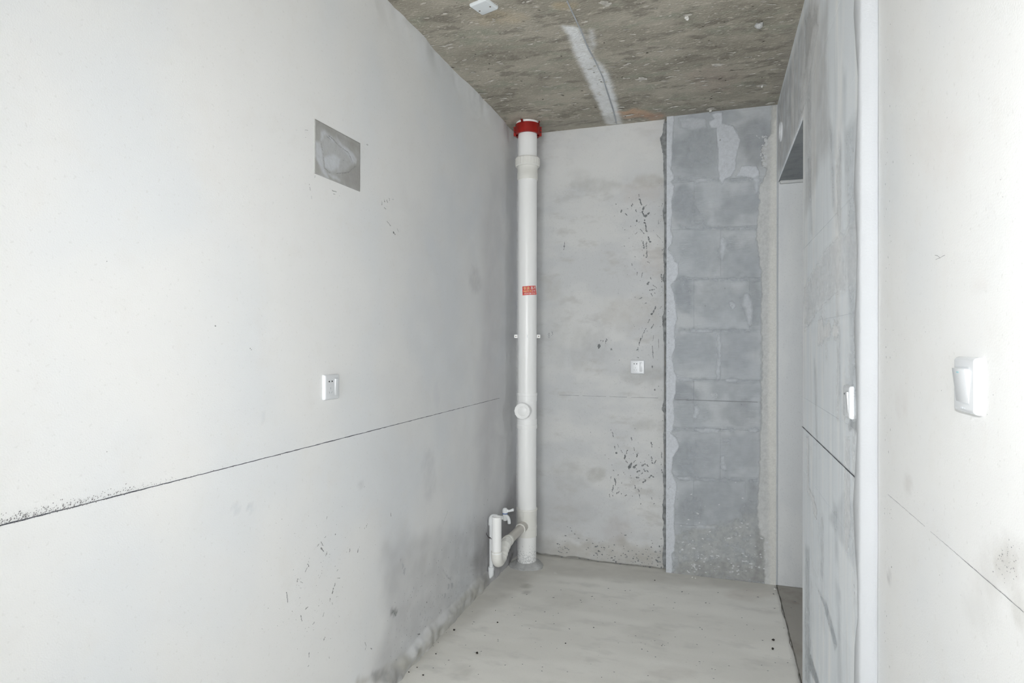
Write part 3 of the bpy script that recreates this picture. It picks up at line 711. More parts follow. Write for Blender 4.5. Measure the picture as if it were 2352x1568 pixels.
stK.poly([(1787, 238), (1860, 0), (1885, 0), (1846, 255), (1800, 384), (1787, 384)], (.56, .55, .545), .32, .06, .03, 10, 252, .6)
stK.poly([(1842, 262), (1838, 250), (1868, 60), (1880, 60), (1850, 240)], lt, .5, .03, .01, 14, 253, .4)
fm = film_mat('partition_skim')
o = film('skim_film', RIGHT, span(YS+.004, YJ-.001, .009), span(0, H, .009), .0010, fm, stK, wall_right); o['label'] = 'streaky trowelled plaster film on the block partition'
o = film('skim_film', RIGHT, span(YJ+.0005, B-.003, .009), span(LZ+.001, H, .009), .0010, fm, stK, wall_right)
# white plaster strip closing the end of the partition, lapping onto the block face
lap = [(1, H)]
zz = span(0, H, .09)
bm = bmesh.new()
rowsv = []
for i, z in enumerate(zz):
    w = YS + .055 + .02*math.sin(i*1.3)+random.uniform(-.01, .01)
    e = random.uniform(-.002, .002)
    rowsv.append([bm.verts.new(p) for p in ((W1-.0005, w, z), (W1-.003, w-.012, z), (W1-.0035+e*.3, YS+.003, z), (W1+.001+e*.5, YS-.003+e, z), (W2+.03, YS-.0035+e, z))])
for a, b in zip(rowsv, rowsv[1:]):
    for k in range(4): bm.faces.new((a[k], a[k+1], b[k+1], b[k]))
bmesh.ops.recalc_face_normals(bm, faces=bm.faces)
me = from_bm('corner_plaster', bm)
strip = link('corner_plaster', me, M_strip, wall_right, True)
strip['label'] = 'white plaster strip closing the end of the partition'
md = strip.modifiers.new('solid', 'SOLIDIFY'); md.thickness = .002; md.offset = -1
# ink line and specks
fr = Flecks(RIGHT)
u0 = RIGHT.px(1843, 979); u1 = RIGHT.px(1979, 1109)
for w, off in ((.0022, 0),):
    fr.line_uv([(u0[0]+(u1[0]-u0[0])*i/30, u0[1]+(u1[1]-u0[1])*i/30) for i in range(31)], w*1.4, .0015, .3)
fr.build('ink_line', M_ink, wall_right, False)

stR = StainTint(RIGHTP)
stR.spot(2310, 1290, 26, 34, (.52, .50, .46), .5, seed=4, tex=.9, scale=60); stR.spot(2340, 1400, 16, 40, (.56, .55, .52), .5, seed=5)
stR.spot(2300, 1300, 60, 60, (.62, .61, .59), .4, seed=6); stR.spot(2070, 930, 12, 40, (.66, .62, .60), .22, seed=7, tex=.8); stR.spot(2042, 1325, 5, 14, (.5, .5, .5), .6)
stR.spot(2245, 650, 24, 16, (.72, .67, .65), .25, seed=8, tex=.8); stR.spot(2055, 150, 14, 60, (.70, .67, .65), .2, seed=9, tex=.8); stR.spot(2160, 330, 60, 90, (.75, .71, .69), .25, seed=10)
stR.spot(2085, 1110, 10, 20, (.62, .6, .58), .4); stR.spot(2250, 1400, 40, 50, (.70, .70, .69), .4)
wall_rightp = slab('wall_right_front', RIGHTP, np.concatenate([span(REAR, .7, .2)[:-1], span(.7, YS-.004, .012)]), span(-.01, H+.01, .016), .16, M_white, None, stR)
tag(wall_rightp, 'white plastered wall with light switch beside block partition', kind='structure')
fr = Flecks(RIGHTP)
u0 = RIGHTP.px(2040, 1135); u1 = RIGHTP.px(2352, 1405)
pts = [(u0[0]+(u1[0]-u0[0])*i/60, u0[1]+(u1[1]-u0[1])*i/60+random.uniform(-.0004, .0004)) for i in range(61)]
for i in range(0, 60, 3):
    if random.random() < .97: fr.line_uv(pts[i:i+4], .0006 if i < 40 else .0009, .0005, .4)
fr.line([(2148, 586), (2154, 587), (2160, 592), (2166, 588), (2171, 586)], 1.0); fr.line([(2160, 592), (2154, 594), (2150, 596)], .9)
fr.build('ink_line', M_ink2, wall_rightp, False)
fr = Flecks(RIGHTP)
for i in range(70):
    fr.dot(2032+abs(random.gauss(0, 12)), random.uniform(20, 1540), random.uniform(.4, 1.6), random.uniform(1, 2.6), 1.5)
for i in range(40): fr.dot(random.uniform(2060, 2340), random.uniform(60, 1540), random.uniform(.4, 1.1), 1.6)
for i in range(50): fr.dot(random.gauss(2312, 16), random.gauss(1290, 26), random.uniform(.4, 1.8), 1.4)
fr.build('wall_specks', M_chip2, wall_rightp)

# ---- floor, threshold, ceiling
stF = StainTint(FLOOR)
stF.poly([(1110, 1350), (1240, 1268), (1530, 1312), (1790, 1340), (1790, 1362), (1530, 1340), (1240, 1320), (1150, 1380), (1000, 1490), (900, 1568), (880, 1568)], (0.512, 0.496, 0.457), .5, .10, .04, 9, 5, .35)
stF.spot(1206, 1346, 14, 5, (0.388, 0.380, 0.341), .6); stF.spot(1208, 1360, 8, 4, (0.465, 0.457, 0.434), .6)
stF.spot(1300, 1378, 50, 16, (0.558, 0.550, 0.512), .3); stF.spot(1480, 1450, 60, 14, (0.589, 0.581, 0.542), .35, seed=4)
stF.spot(1620, 1385, 90, 22, (0.822, 0.814, 0.775), .5, seed=6); stF.spot(1720, 1365, 60, 12, (0.605, 0.558, 0.512), .4, seed=7); stF.spot(1060, 1540, 30, 16, (0.527, 0.519, 0.480), .45)
stF.spot(1540, 1545, 60, 14, (0.574, 0.550, 0.512), .35)
floor = slab('floor', FLOOR, span(-.15, W1-.0015, .02), np.concatenate([span(REAR-.2, 1.6, .2)[:-1], span(1.6, D+.05, .015)]), .02, M_floor, None, stF)
tag(floor, 'bare grey cement floor', kind='structure')
thr = box('threshold_floor', W1+.0025, 2.95, .5, D+.05, -.02, -.001, masonry('threshold_cement', (.40, .385, .355), [(5, I3, .45, .68, (.30, .275, .24), .7, 4), (140, I3, .6, .72, (.3, .3, .28), .25, 2)], [(200, I3, .15, .003)], attr=False), floor)
box('sub_floor', -.15, 2.95, REAR-.2, D+.05, -.06, -.021, M_soffit, floor)
fj = Flecks(FLOOR)
jp = [(W1-.001+.004*math.sin(i*.9)+random.uniform(-.003, .003), 2.2+i*.05) for i in range(34)]
fj.line_uv(jp, .0042, .0006, .5)
fj.build('floor_joint', simple('joint_dirt', (.24, .23, .21), .95, .1), floor, False)
ff = Flecks(FLOOR)
for i in range(150): ff.dot(random.uniform(950, 1830), random.uniform(1350, 1560), random.uniform(.25, .7), 1.5)
ff.build('floor_specks', M_chip, floor)
ff = Flecks(FLOOR)
for i in range(60): ff.dot(random.uniform(1130, 1800), random.uniform(1320, 1560), random.uniform(.25, .6), 1.6)
for x, y, r in ((1276, 1316, 1.2), (1262, 1324, .8), (1262, 1335.5, .9), (1236, 1338, .7), (1524, 1454, 1.6), (1152, 1329, .8)): ff.dot(x, y, r, 1.8)
ff.build('pale_floor_specks', M_grit, floor)

stC = StainTint(CEIL)
stC.poly([(1292, 60), (1318, 62), (1333, 66), (1351, 110), (1366, 135), (1384, 152), (1398, 175), (1407, 197), (1414, 227), (1421, 249), (1428, 284), (1394, 286), (1369, 227), (1344, 175), (1318, 121), (1306, 80)], (0.919, 0.938, 0.950), .92, .035, .012, 30, 5, .25)
stC.poly([(1355, 68), (1362, 66), (1368, 98), (1364, 115), (1352, 100)], (0.841, 0.860, 0.880), .6, .03, .012, 30, 6, .3)
stC.spot(1460, 262, 40, 10, (0.704, 0.440, 0.293), .65, seed=7, tex=.3); stC.spot(1500, 268, 26, 8, (0.704, 0.391, 0.254), .7, seed=8); stC.spot(1640, 180, 60, 30, (0.508, 0.420, 0.371), .35, seed=9)
stC.spot(1150, 40, 60, 18, (0.645, 0.528, 0.352), .3, seed=10, tex=.6); stC.spot(1300, 12, 30, 10, (0.626, 0.489, 0.313), .4, seed=11, tex=.5)
stC.poly([(1840, 40), (1795, 215), (1775, 215), (1815, 60)], (0.313, 0.293, 0.265), .5, .05, .02, 20, 12, .3)  # darker along the right edge of the ceiling
stC.poly([(1180, 285), (1790, 230), (1790, 244), (1240, 305)], (0.293, 0.283, 0.254), .35, .06, .02, 20, 13, .3)  # darker along the back edge of the ceiling
def dispC(U, V): return (fbm(U*7, V*9, 51, 4)-.5)*.004
ceiling = slab('ceiling', CEIL, span(-.15, 1.75, .012), np.concatenate([span(REAR-.2, 1.9, .3)[:-1], span(1.9, D+.03, .012)]), .1, M_ceil, dispC, stC)
tag(ceiling, 'raw brown-grey concrete ceiling with plastered slab seam', kind='structure')
box('ceiling_slab', 1.751, 2.95, .5, D+.03, H, H+.1, M_ceil, ceiling)
fs = Flecks(CEIL)
fs.line([(1302, 0), (1314, 26), (1333, 66), (1352, 112), (1366, 137), (1384, 175), (1395, 210), (1408, 250), (1416, 283)], 2.2, .0028)
fs.build('seam_ridge', M_mortar, ceiling, False)
fs = Flecks(CEIL)
for i in range(420):
    x = random.uniform(960, 1830); y = random.uniform(0, 280)
    fs.dot(x, y, random.uniform(.3, 1.4), random.uniform(1.2, 3.5), random.uniform(-.5, .5))
for x, y, r in ((1385, 4, 4), (1396, 9, 3.5), (1578, 34, 3), (1750, 195, 3), (1475, 180, 4), (1770, 236, 2.4), (1632, 249, 2.6), (1590, 190, 1.5), (1648, 148, 4)): fs.dot(x, y, r, 1.6, 0)
for v in range(len(fs.v)): fs.v[v].z -= .002
fs.build('lime_flecks', simple('lime_fleck', (.62, .60, .55), .95, .1, var=.3, vscale=40), ceiling)
fs = Flecks(CEIL)
for i in range(90):
    fs.dot(random.uniform(960, 1830), random.uniform(0, 280), random.uniform(.3, .8), random.uniform(1, 2.5))
for v in range(len(fs.v)): fs.v[v].z -= .002
fs.build('dark_pits', simple('ceiling_pit', (.14, .13, .11), .95, .1), ceiling)

def rock(name, loc, size, mat, parent=None, seed=0, flat=.6):
    bm = bmesh.new(); bmesh.ops.create_icosphere(bm, subdivisions=2, radius=1.0)
    rr = random.Random(seed)
    for v in bm.verts:
        k = 1+rr.uniform(-.28, .28); v.co = Vector((v.co.x*size*k*rr.uniform(.9, 1.1), v.co.y*size*k*.8, v.co.z*size*k*flat))
    zmin = min(v.co.z for v in bm.verts)
    for v in bm.verts: v.co.z -= zmin
    o = link(name, from_bm(name, bm), mat, parent); o.location = loc; return o
for i, (x, y, s) in enumerate([(1744, 50, .016), (1578, 36, .010), (1750, 195, .007), (1632, 250, .008)]):
    p = CEIL.hit(x, y); o = rock('concrete_lump', (p.x, p.y, H-.003), s, M_cuff if i == 0 else M_grit, ceiling, i+3, .8); o.rotation_euler = (math.pi, 0, i)

# ---- rest of the shell, behind and beside the view
wr = box('wall_rear', -.15, .12, REAR-.15, REAR, 0, H, M_white); tag(wr, 'white plastered wall around the window behind the room', kind='structure')
box('wall_panel', 1.5, W2+.16, REAR-.15, REAR, 0, H, M_white, wr); box('wall_panel', .12, 1.5, REAR-.15, REAR, 2.6, H, M_white, wr); box('wall_panel', .12, 1.5, REAR-.15, REAR, 0, .3, M_white, wr)
w1 = box('window_1', .12, .17, REAR-.1, REAR-.04, .3, 2.6, M_plast); tag(w1, 'white window frame in the rear wall', kind='structure')
for a in ((1.45, 1.5, .3, 2.6), (.17, 1.45, .3, .35), (.17, 1.45, 2.55, 2.6)): box('window_frame', a[0], a[1], REAR-.1, REAR-.04, a[2], a[3], M_plast, w1)
ws = box('wall_side', 2.85, 2.95, .5, D+.03, -.02, H, M_jamb); tag(ws, 'grey cement wall of the space beyond the doorway', kind='structure')
wq = box('wall_side_near', W2+.16, 2.95, .4, .5, -.02, H, M_jamb); tag(wq, 'grey cement end wall beyond the doorway', kind='structure')

# ---- marks on the left wall
def zP(pts): return [(680+x*280/1330, 230+y*280/1330) for x, y in pts]
stQ = StainTint(LEFT)
pw = (.60, .625, .66)
stQ.poly(zP([(255, 470), (330, 380), (440, 420), (560, 560), (630, 690), (540, 780), (370, 800), (300, 740)]), (.50, .515, .53), .75, .02, .008, 30, 301, .5)
for i, pts in enumerate([[(260, 430), (268, 345), (310, 330), (365, 370), (300, 390), (275, 450)], [(205, 450), (255, 465), (275, 560), (300, 740), (350, 850), (290, 810), (215, 640)], [(430, 380), (500, 500), (560, 530), (620, 580), (662, 650), (650, 700), (610, 680), (560, 600), (470, 480)], [(300, 620), (400, 590), (480, 640), (460, 740), (380, 770), (310, 730)], [(340, 800), (440, 830), (480, 880), (400, 860)], [(340, 390), (380, 400), (410, 460), (380, 450)]]):
    stQ.poly(zP(pts), pw, .8, .014, .004, 40, 310+i, .3)
stQ.poly(zP([(205, 210), (260, 235), (560, 430), (690, 500), (690, 560), (500, 440), (300, 320), (205, 300)]), (.33, .325, .31), .6, .02, .006, 20, 320, .5)
stQ.poly(zP([(500, 850), (690, 700), (690, 1000), (560, 940)]), (.35, .345, .335), .6, .03, .01, 20, 321, .4)
a_, b_ = LEFT.px(722, 273), LEFT.px(826, 440)
q = [LEFT.px(*t) for t in ((722, 273), (722, 398), (826, 329), (826, 440))]
def edgeQ(U, V):
    su = (U-q[0][0])/(q[2][0]-q[0][0]); zt0 = q[0][1]*(1-su)+q[2][1]*su; zb0 = q[1][1]*(1-su)+q[3][1]*su
    sv = (V-q[1][1])/(q[0][1]-q[1][1])
    return U + (fbm(V*40, U*0, 71, 3)-.5)*.003*((su < .02) | (su > .98)), zb0+(zt0-zb0)*sv
pt = slab('cement_patch', Plane(0, .0022, (1, 0, 0)), span(q[0][0], q[2][0], .004), span(q[1][1], q[0][1], .004), .004, masonry('cement_patch', (.40, .40, .385),
    [(14, I3, .42, .6, (.46, .465, .47), .6, 4), (30, I3, .55, .7, (.34, .34, .33), .5, 4)], [(90, I3, .2, .003)]), None, stQ, wall_left, edgeQ)
pt['label'] = 'grey rectangular cement patch with whitish swirls'
fq = Flecks(LEFT)
for pts in [[(345, 385), (400, 430), (450, 490), (560, 570), (610, 680)], [(265, 470), (290, 600), (300, 740), (370, 800)], [(430, 800), (560, 790), (640, 720)], [(330, 400), (380, 440)], [(410, 545), (420, 552)], [(500, 655), (520, 660)]]:
    fq.stroke(zP(pts), 2.0, .25)
for v in fq.v: v.x += .0026
fq.build('patch_cracks', simple('patch_crack', (.30, .30, .295), .95, .1), pt)

u1 = LEFT.px(1147, 914); u0 = (-.6, LEFT.px(0, 1207)[1])
fk = Flecks(LEFT)
n = 240
pts = [(u0[0]+(u1[0]-u0[0])*i/n, u0[1]+(u1[1]-u0[1])*i/n+random.uniform(-.0005, .0005)) for i in range(n+1)]
for i in range(0, n, 4):
    t = i/n
    fk.line_uv(pts[i:i+5], .0027*(1-.35*t), .0005, .35)
fk.build('ink_line', M_ink, wall_left, False)
fk = Flecks(LEFT)
for i in range(400):
    px = abs(random.gauss(0, 1))*230
    py = 1207-.2554*px - abs(random.gauss(0, 1))*(11*(1-px/900)) + random.uniform(-1, 3)
    if px < 760: fk.dot(px, py, random.uniform(.3, .9)*(1.4 if px < 300 else .9), random.uniform(1, 2.2), random.uniform(.3, 1.2))
fk.build('ink_spatter', simple('ink_spatter_grey', (.24, .235, .24), .95, .1), wall_left)
fk = Flecks(LEFT)
def zL(pts): return [(560+x*680/2352, 1160+y*680/2352) for x, y in pts]
for pts, w in [([(582, 325), (597, 305)], 2.4), ([(612, 288), (625, 318)], 3), ([(615, 340), (630, 365)], 4), ([(650, 398), (660, 370)], 3), ([(680, 385), (684, 389)], 2), ([(640, 255), (648, 250)], 2), ([(725, 222), (728, 235)], 3), ([(505, 465), (515, 482)], 3.4), ([(502, 495), (486, 528)], 1.8), ([(432, 585), (420, 608)], 3), ([(448, 608), (465, 614)], 1.6), ([(338, 688), (345, 730), (346, 768)], 2.6),
               ([(708, 655), (705, 700)], 4.5), ([(725, 618), (718, 640)], 3), ([(742, 580), (762, 578)], 1.6), ([(738, 520), (748, 510)], 1.6), ([(684, 735), (682, 760)], 2), ([(734, 727), (737, 730)], 2), ([(488, 825), (510, 805)], 2.6), ([(452, 875), (458, 920)], 3.4), ([(545, 948), (558, 930)], 2.4), ([(512, 970), (516, 972)], 1.6), ([(634, 1072), (642, 1050)], 2.8), ([(515, 1175), (518, 1200)], 2.8), ([(508, 1282), (516, 1270)], 2.4),
               ([(845, 342), (840, 370)], 3), ([(908, 342), (904, 365)], 3.4), ([(980, 150), (970, 178)], 2), ([(960, 180), (958, 188)], 1.8), ([(1165, 62), (1166, 85)], 2.2), ([(1180, 830), (1205, 870), (1200, 850)], 4), ([(660, 88), (656, 112)], 1.6), ([(635, 850), (628, 885)], 2), ([(700, 775), (704, 790)], 1.6), ([(440, 735), (444, 738)], 1.6), ([(355, 900), (358, 903)], 1.8), ([(142, 980), (145, 983)], 1.6), ([(960, 1085), (972, 1120), (962, 1150)], 1.6), ([(1010, 1130), (1016, 1142)], 2.4), ([(1380, 1020), (1395, 1028)], 3), ([(1450, 765), (1456, 775)], 3), ([(612, 450), (614, 455)], 1.6), ([(815, 372), (817, 375)], 1.6), ([(1620, 45), (1580, 150)], .8), ([(675, 1205), (678, 1212)], 1.8)]:
    fk.stroke(zL(pts), w)
def zM(pts): return [(680+x*280/1330, 230+y*280/1330) for x, y in pts]
for pts, w in [([(765, 480), (778, 496)], 1.6), ([(95, 325), (130, 330)], 1), ([(100, 404), (104, 408)], 1.2), ([(140, 915), (145, 920)], 1.6), ([(148, 945), (154, 985)], 1.6), ([(165, 1040), (168, 1080)], 1), ([(390, 985), (440, 1000)], 1.8), ([(405, 1020), (425, 1028)], 1.6), ([(470, 1040), (474, 1046)], 1.2), ([(935, 1100), (935, 1145)], 2), ([(955, 1085), (970, 1115)], 2), ([(985, 1085), (1000, 1120)], 2), ([(1010, 1065), (1020, 1095)], 2), ([(1050, 1085), (1060, 1080)], 1.4), ([(960, 1170), (980, 1190)], 1.4), ([(990, 1320), (1030, 1370)], 1.6), ([(1060, 1435), (1080, 1470)], 4), ([(1100, 1400), (1120, 1440)], 1.2), ([(200, 850), (205, 820)], 1)]:
    fk.stroke(zM(pts), w)
fk.stroke([(843, 330), (845, 334)], 1.4)
for q in [(494, 748, 2), (574, 800, 1.4), (577, 803, 1.2), (245, 600, 1.2), (245, 1037, 1.2)]: fk.dot(*q)
for i in range(110): fk.dot(random.gauss(730, 60), random.gauss(1330, 90), random.uniform(.25, .8), 1.6)
for i in range(160):
    x = random.uniform(890, 1130); fk.dot(x, 1348+(1109-x)*1.06-random.uniform(30, 190), random.uniform(.3, 1.0), 1.6)
fk.build('wall_chips', M_chip2, wall_left)
fk = Flecks(LEFT)
for i in range(190):
    x = random.uniform(900, 1140); y = 1348+(1109-x)*1.06-abs(random.gauss(60, 50))-14; fk.dot(x, y, random.uniform(.4, 1.5), random.uniform(1, 2.4), 1.2)
for x, y, r in ((1038, 1344, 7), (1030, 1345, 5), (1022, 1368, 4), (925, 1300, 5), (928, 1312, 6), (920, 1285, 3), (950, 1350, 3), (1035, 1328, 3), (965, 1410, 3)): fk.dot(x, y, r, 1.3, 1.4)
fk.build('pale_flecks', simple('pale_wall_fleck', (.52, .53, .545), .9, .2), wall_left)

# ------------------------------------------------------------------ soil stack
PX, PY, PR = .1365, 3.722, .0600
def zp(py, dy=.06): return ony(1210, py, PY-dy).z
stack = empty('drain_pipe', (PX, PY, 0), 'tall white plastic soil stack standing in the corner with trap branch', 'pipe')
def ring(name, z0, z1, r, mat, ch=.003, parent=stack, seg=56, r0=.05):
    return lathe(name, [(r0, z0), (r, z0), (r, z0) if ch == 0 else (r+.0001, z0+.0005), (r+.0001, z1-.0005), (r, z1), (r0, z1)], mat, parent, seg)
lathe('pipe', [(PR, 0.0), (PR, H-.002)], M_pvc, stack, 56)
# expansion coupling near the top
za, zb, zc_, zd = zp(357), zp(377), zp(393), zp(409)
lathe('coupling', [(.055, zd), (.0648, zd), (.0652, zd+.002), (.0652, zc_), (.0640, zc_+.002), (.0640, zb+.004), (.066, zb+.001), (.066, za-.02), (.055, za-.02)], M_pvc2, stack, 56)
bm = bmesh.new()   # knurled nut
segs = 72; prev = None; prof = [(.058, za), (.0735, za), (.0772, za-.006), (.0772, zb+.012), (.0772, zb+.004), (.074, zb-.002), (.062, zb-.002)]
rings = []
for r, z in prof:
    rings.append([bm.verts.new((( r+(.0016 if (i % 3 == 0 and za-.004 > z > zb+.006) else 0))*math.cos(2*math.pi*i/segs), (r+(.0016 if (i % 3 == 0 and za-.004 > z > zb+.006) else 0))*math.sin(2*math.pi*i/segs), z)) for i in range(segs)])
for a, b in zip(rings, rings[1:]):
    for i in range(segs): bm.faces.new((a[i], a[(i+1) % segs], b[(i+1) % segs], b[i]))
bmesh.ops.recalc_face_normals(bm, faces=bm.faces)
autosmooth(link('coupling_nut', from_bm('coupling_nut', bm), M_pvc2, stack), 14)
# inspection tee
t0, t1, t2, t3, t4, t5 = zp(903), zp(909.5), zp(922), zp(964), zp(977), zp(986)
lathe('inspection_tee', [(.055, t0), (.0645, t0), (.0650, t0-.002), (.0650, t1), (.0632, t1-.001), (.0632, t2), (.0608, t2-.001), (.0608, t3+.001), (.0632, t3), (.0632, t4), (.0650, t4-.001), (.0650, t5+.002), (.0645, t5), (.055, t5)], M_pvc, stack, 56)
Mc = Matrix.Translation((0, 0, ony(1199, 944, PY-.1).z)) @ Matrix.Rotation(math.radians(90), 4, 'X')
cap = lathe('cleanout_plug', [(.044, .03), (.044, .078), (.050, .078), (.0502, .082), (.0500, .103), (.0485, .1065), (.0330, .1065), (.0325, .1035), (.0310, .1025), (.0300, .1050), (.0285, .1060), (.0, .1062)], M_pvc, stack, 14*4, Mc)
for i in range(14):     # grip flats round the plug rim
    a = 2*math.pi*i/14
    bm = bmesh.new(); box_bm(bm, -.004, .004, -.0012, .0012, .084, .1035, .0008)
    me = from_bm('grip_rib', bm); o = link('grip_rib', me, M_pvc, cap)
    o.matrix_local = Mc @ Matrix.Translation((.0502*math.cos(a), .0502*math.sin(a), 0)) @ Matrix.Rotation(a+math.pi/2, 4, 'Z')
# foot tee with branch
b0, b1, b2, b3, b4, b5, b6 = zp(1172), zp(1176), zp(1190), zp(1193), zp(1212), zp(1218), zp(1236)
lathe('branch_tee', [(.055, b0), (.0660, b0), (.0668, b0-.002), (.0668, b1), (.0640, b1-.002), (.0640, b2), (.0628, b2-.002), (.0628, b4), (.0650, b4-.002), (.0650, b5), (.0628, b5-.002), (.0640, b6+.006), (.0640, b6), (.055, b6)], M_pvc2, stack, 56)
brz = .262; bx = .126; RY = 3.185; rb = .0268
dirb = Vector((bx-PX-.002, -.42, -.012))
def br(t): return Vector((-.004, 0, brz)) + dirb*t
lathe_M = None
def along(name, p0, p1, r, mat, rim=None, seg=36):
    return tube(name, [p0, p1], r, mat, stack, seg)
along('branch_socket', br(.08), br(.27), .0315, M_pvc3)
tube('socket_rim', [br(.26), br(.275)], .0328, M_pvc2, stack, 36)
along('branch_pipe', br(.22), br(.86), rb, M_pvc3)
tube('socket_rim', [br(.775), br(.79)], .0325, M_pvc2, stack, 36)
tube('socket_rim', [br(.835), br(.85)], .0325, M_pvc2, stack, 36)
# trap: from the branch end down through the ribbed leg, under and up into the open riser
pe = br(.79); e0 = Vector((bx-PX, RY-PY, 0))
Rb = .046
yr = RY-PY
zb_ = .236
lx = e0.x
kn = [br(.74), br(.80)] + [Vector((lx, y-PY, z)) for y, z in ((3.352, .2500), (3.318, .2400), (3.292, .2220), (3.268, .2010), (3.238, .1900), (3.208, .1950), (3.190, .2130), (3.185, .2360), (3.185, .2600))]
path = [Vector(q) for q in catmull([tuple(k) for k in kn], 7, closed=False)]
rad = []
for i, q in enumerate(path):
    t = i/len(path)
    rad.append(.0302 + (.0020 if (.20 < t < .56 and (i % 6) < 2) else 0))
tube('trap_bend', path, rad, M_pvc2, stack, 32, deg=50)
zr0 = ony(1139, 1268, RY).z; zr1 = ony(1139, 1186, RY).z
lathe('riser_socket', [(.026, zb_-.006), (.0298, zb_-.006), (.0300, zb_+.012), (.0310, zb_+.014), (.0310, zr0-.004), (.0302, zr0+.003), (.026, zr0+.003)], M_pvc, stack, 40, Matrix.Translation(e0))
lathe('riser_pipe', [(rb-.0022, zr1), (rb, zr1), (rb, zb_), (rb-.0022, zb_)], M_pvc, stack, 40, Matrix.Translation(e0), close=True)
# mortar splash on the pipe foot
bm = bmesh.new()
for i in range(420):
    a = random.uniform(math.pi*1.02, math.pi*1.98); z = abs(random.gauss(0, .045))+.02; r = PR+.0008
    w = random.uniform(.001, .005); h = random.uniform(.0003, .0014); k = random.uniform(-.8, .8)
    q = []
    for s, t in ((-1, 0), (0, -1), (1, 0), (0, 1)):
        da = (s*w*math.cos(k)-t*h*math.sin(k))/r; dz = s*w*math.sin(k)+t*h*math.cos(k)
        q.append(bm.verts.new((r*math.cos(a+da), r*math.sin(a+da), max(.004, z+dz))))
    bm.faces.new(q)
bmesh.ops.recalc_face_normals(bm, faces=bm.faces)
o = link('mortar_splash', from_bm('mortar_splash', bm), M_chip2, stack); o['kind'] = 'stuff'
# sticker on the pipe (curved), with its print
def ang_px(px):     # angle on the pipe that shows at this pixel column
    best = None
    for a in np.linspace(math.pi, 2*math.pi, 721):
        q = Vector((PX+PR*math.cos(a), PY+PR*math.sin(a), 1.6)) - CAM
        x = 1176+F_PX*q.dot(c_r)/q.dot(c_f)
        if best is None or abs(x-px) < best[0]: best = (abs(x-px), a)
    return best[1]
sa0, sa1 = ang_px(1199.8), ang_px(1229.8)
sz1, sz0 = zp(656), zp(676.5)
def spt(s, t, off): # s along, t up, both 0..1 ; slight skew as stuck by hand
    a = sa0+(sa1-sa0)*s+.10*(1-t)*(1 if s > .5 else .25); r = PR+off+ (.004*max(0, s-.85)/.15*(1-t))
    return Vector((r*math.cos(a), r*math.sin(a), sz0+(sz1-sz0)*t+.003*s-.004*(1-s)))
def sgrid(bm, s0, s1, t0, t1, off, n):
    vv = [[bm.verts.new(spt(s0+(s1-s0)*i/n, t, off)) for t in (t0, t1)] for i in range(n+1)]
    for i in range(n): bm.faces.new((vv[i][0], vv[i+1][0], vv[i+1][1], vv[i][1]))
bm = bmesh.new(); sgrid(bm, 0, 1, 0, 1, .0006, 16); bmesh.ops.recalc_face_normals(bm, faces=bm.faces)
stk = link('sticker', from_bm('sticker', bm), M_stick, stack, True); stk['label'] = 'small red sticker with yellow and white characters'
def glyph(bm, s0, s1, t0, t1, strokes, wd=.11):
    for (x0, y0, x1, y1) in strokes:
        dx, dy = x1-x0, y1-y0; L_ = math.hypot(dx, dy) or 1; nx, ny = -dy/L_*wd/2, dx/L_*wd/2
        q = [(x0+nx, y0+ny), (x0-nx, y0-ny), (x1-nx, y1-ny), (x1+nx, y1+ny)]
        bm.faces.new([bm.verts.new(spt(s0+(s1-s0)*a, t0+(t1-t0)*b, .0011)) for a, b in q])
zhuan = [(.12, .82, .88, .82), (.05, .58, .95, .58), (.48, 1, .36, .40), (.36, .40, .82, .40), (.82, .40, .52, .18), (.35, .22, .66, .02)]
ye = [(.36, 1, .36, .08), (.64, 1, .64, .08), (.14, .72, .26, .34), (.86, .72, .74, .34), (.03, .06, .97, .06)]
g3 = [(.1, .86, .9, .86), (.5, 1, .5, .86), (.25, .72, .75, .72), (.25, .58, .75, .58), (.12, .44, .12, .04), (.88, .44, .88, .04), (.12, .44, .88, .44), (.32, .26, .68, .26), (.32, .08, .68, .08)]
g4 = [(.08, .9, .2, .78), (.16, .6, .16, .1), (.42, .9, .95, .9), (.35, .48, 1, .48), (.68, .9, .68, 0), (.5, .78, .55, .6), (.86, .78, .8, .6)]
bm = bmesh.new()
for k, g in enumerate((zhuan, ye)): glyph(bm, .07+.23*k, .27+.23*k, .58, .93, g, .12)
for k in range(5): glyph(bm, .08+.105*k, .17+.105*k, .33, .53, [g3, ye, g4, zhuan, g3][k], .13)
bmesh.ops.recalc_face_normals(bm, faces=bm.faces); link('sticker_print', from_bm('sticker_print', bm), M_yel, stk)
bm = bmesh.new()
for k, g in enumerate((g3, g4)): glyph(bm, .55+.21*k, .74+.21*k, .58, .93, g, .12)
for k in range(3): glyph(bm, .62+.1*k, .71+.1*k, .33, .53, [ye, g4, g3][k], .13)
for k in range(9): glyph(bm, .12+.09*k, .19+.09*k, .08, .25, [g4, ye, zhuan][k % 3], .15)
bmesh.ops.recalc_face_normals(bm, faces=bm.faces); link('sticker_print', from_bm('sticker_print', bm), M_pale, stk)

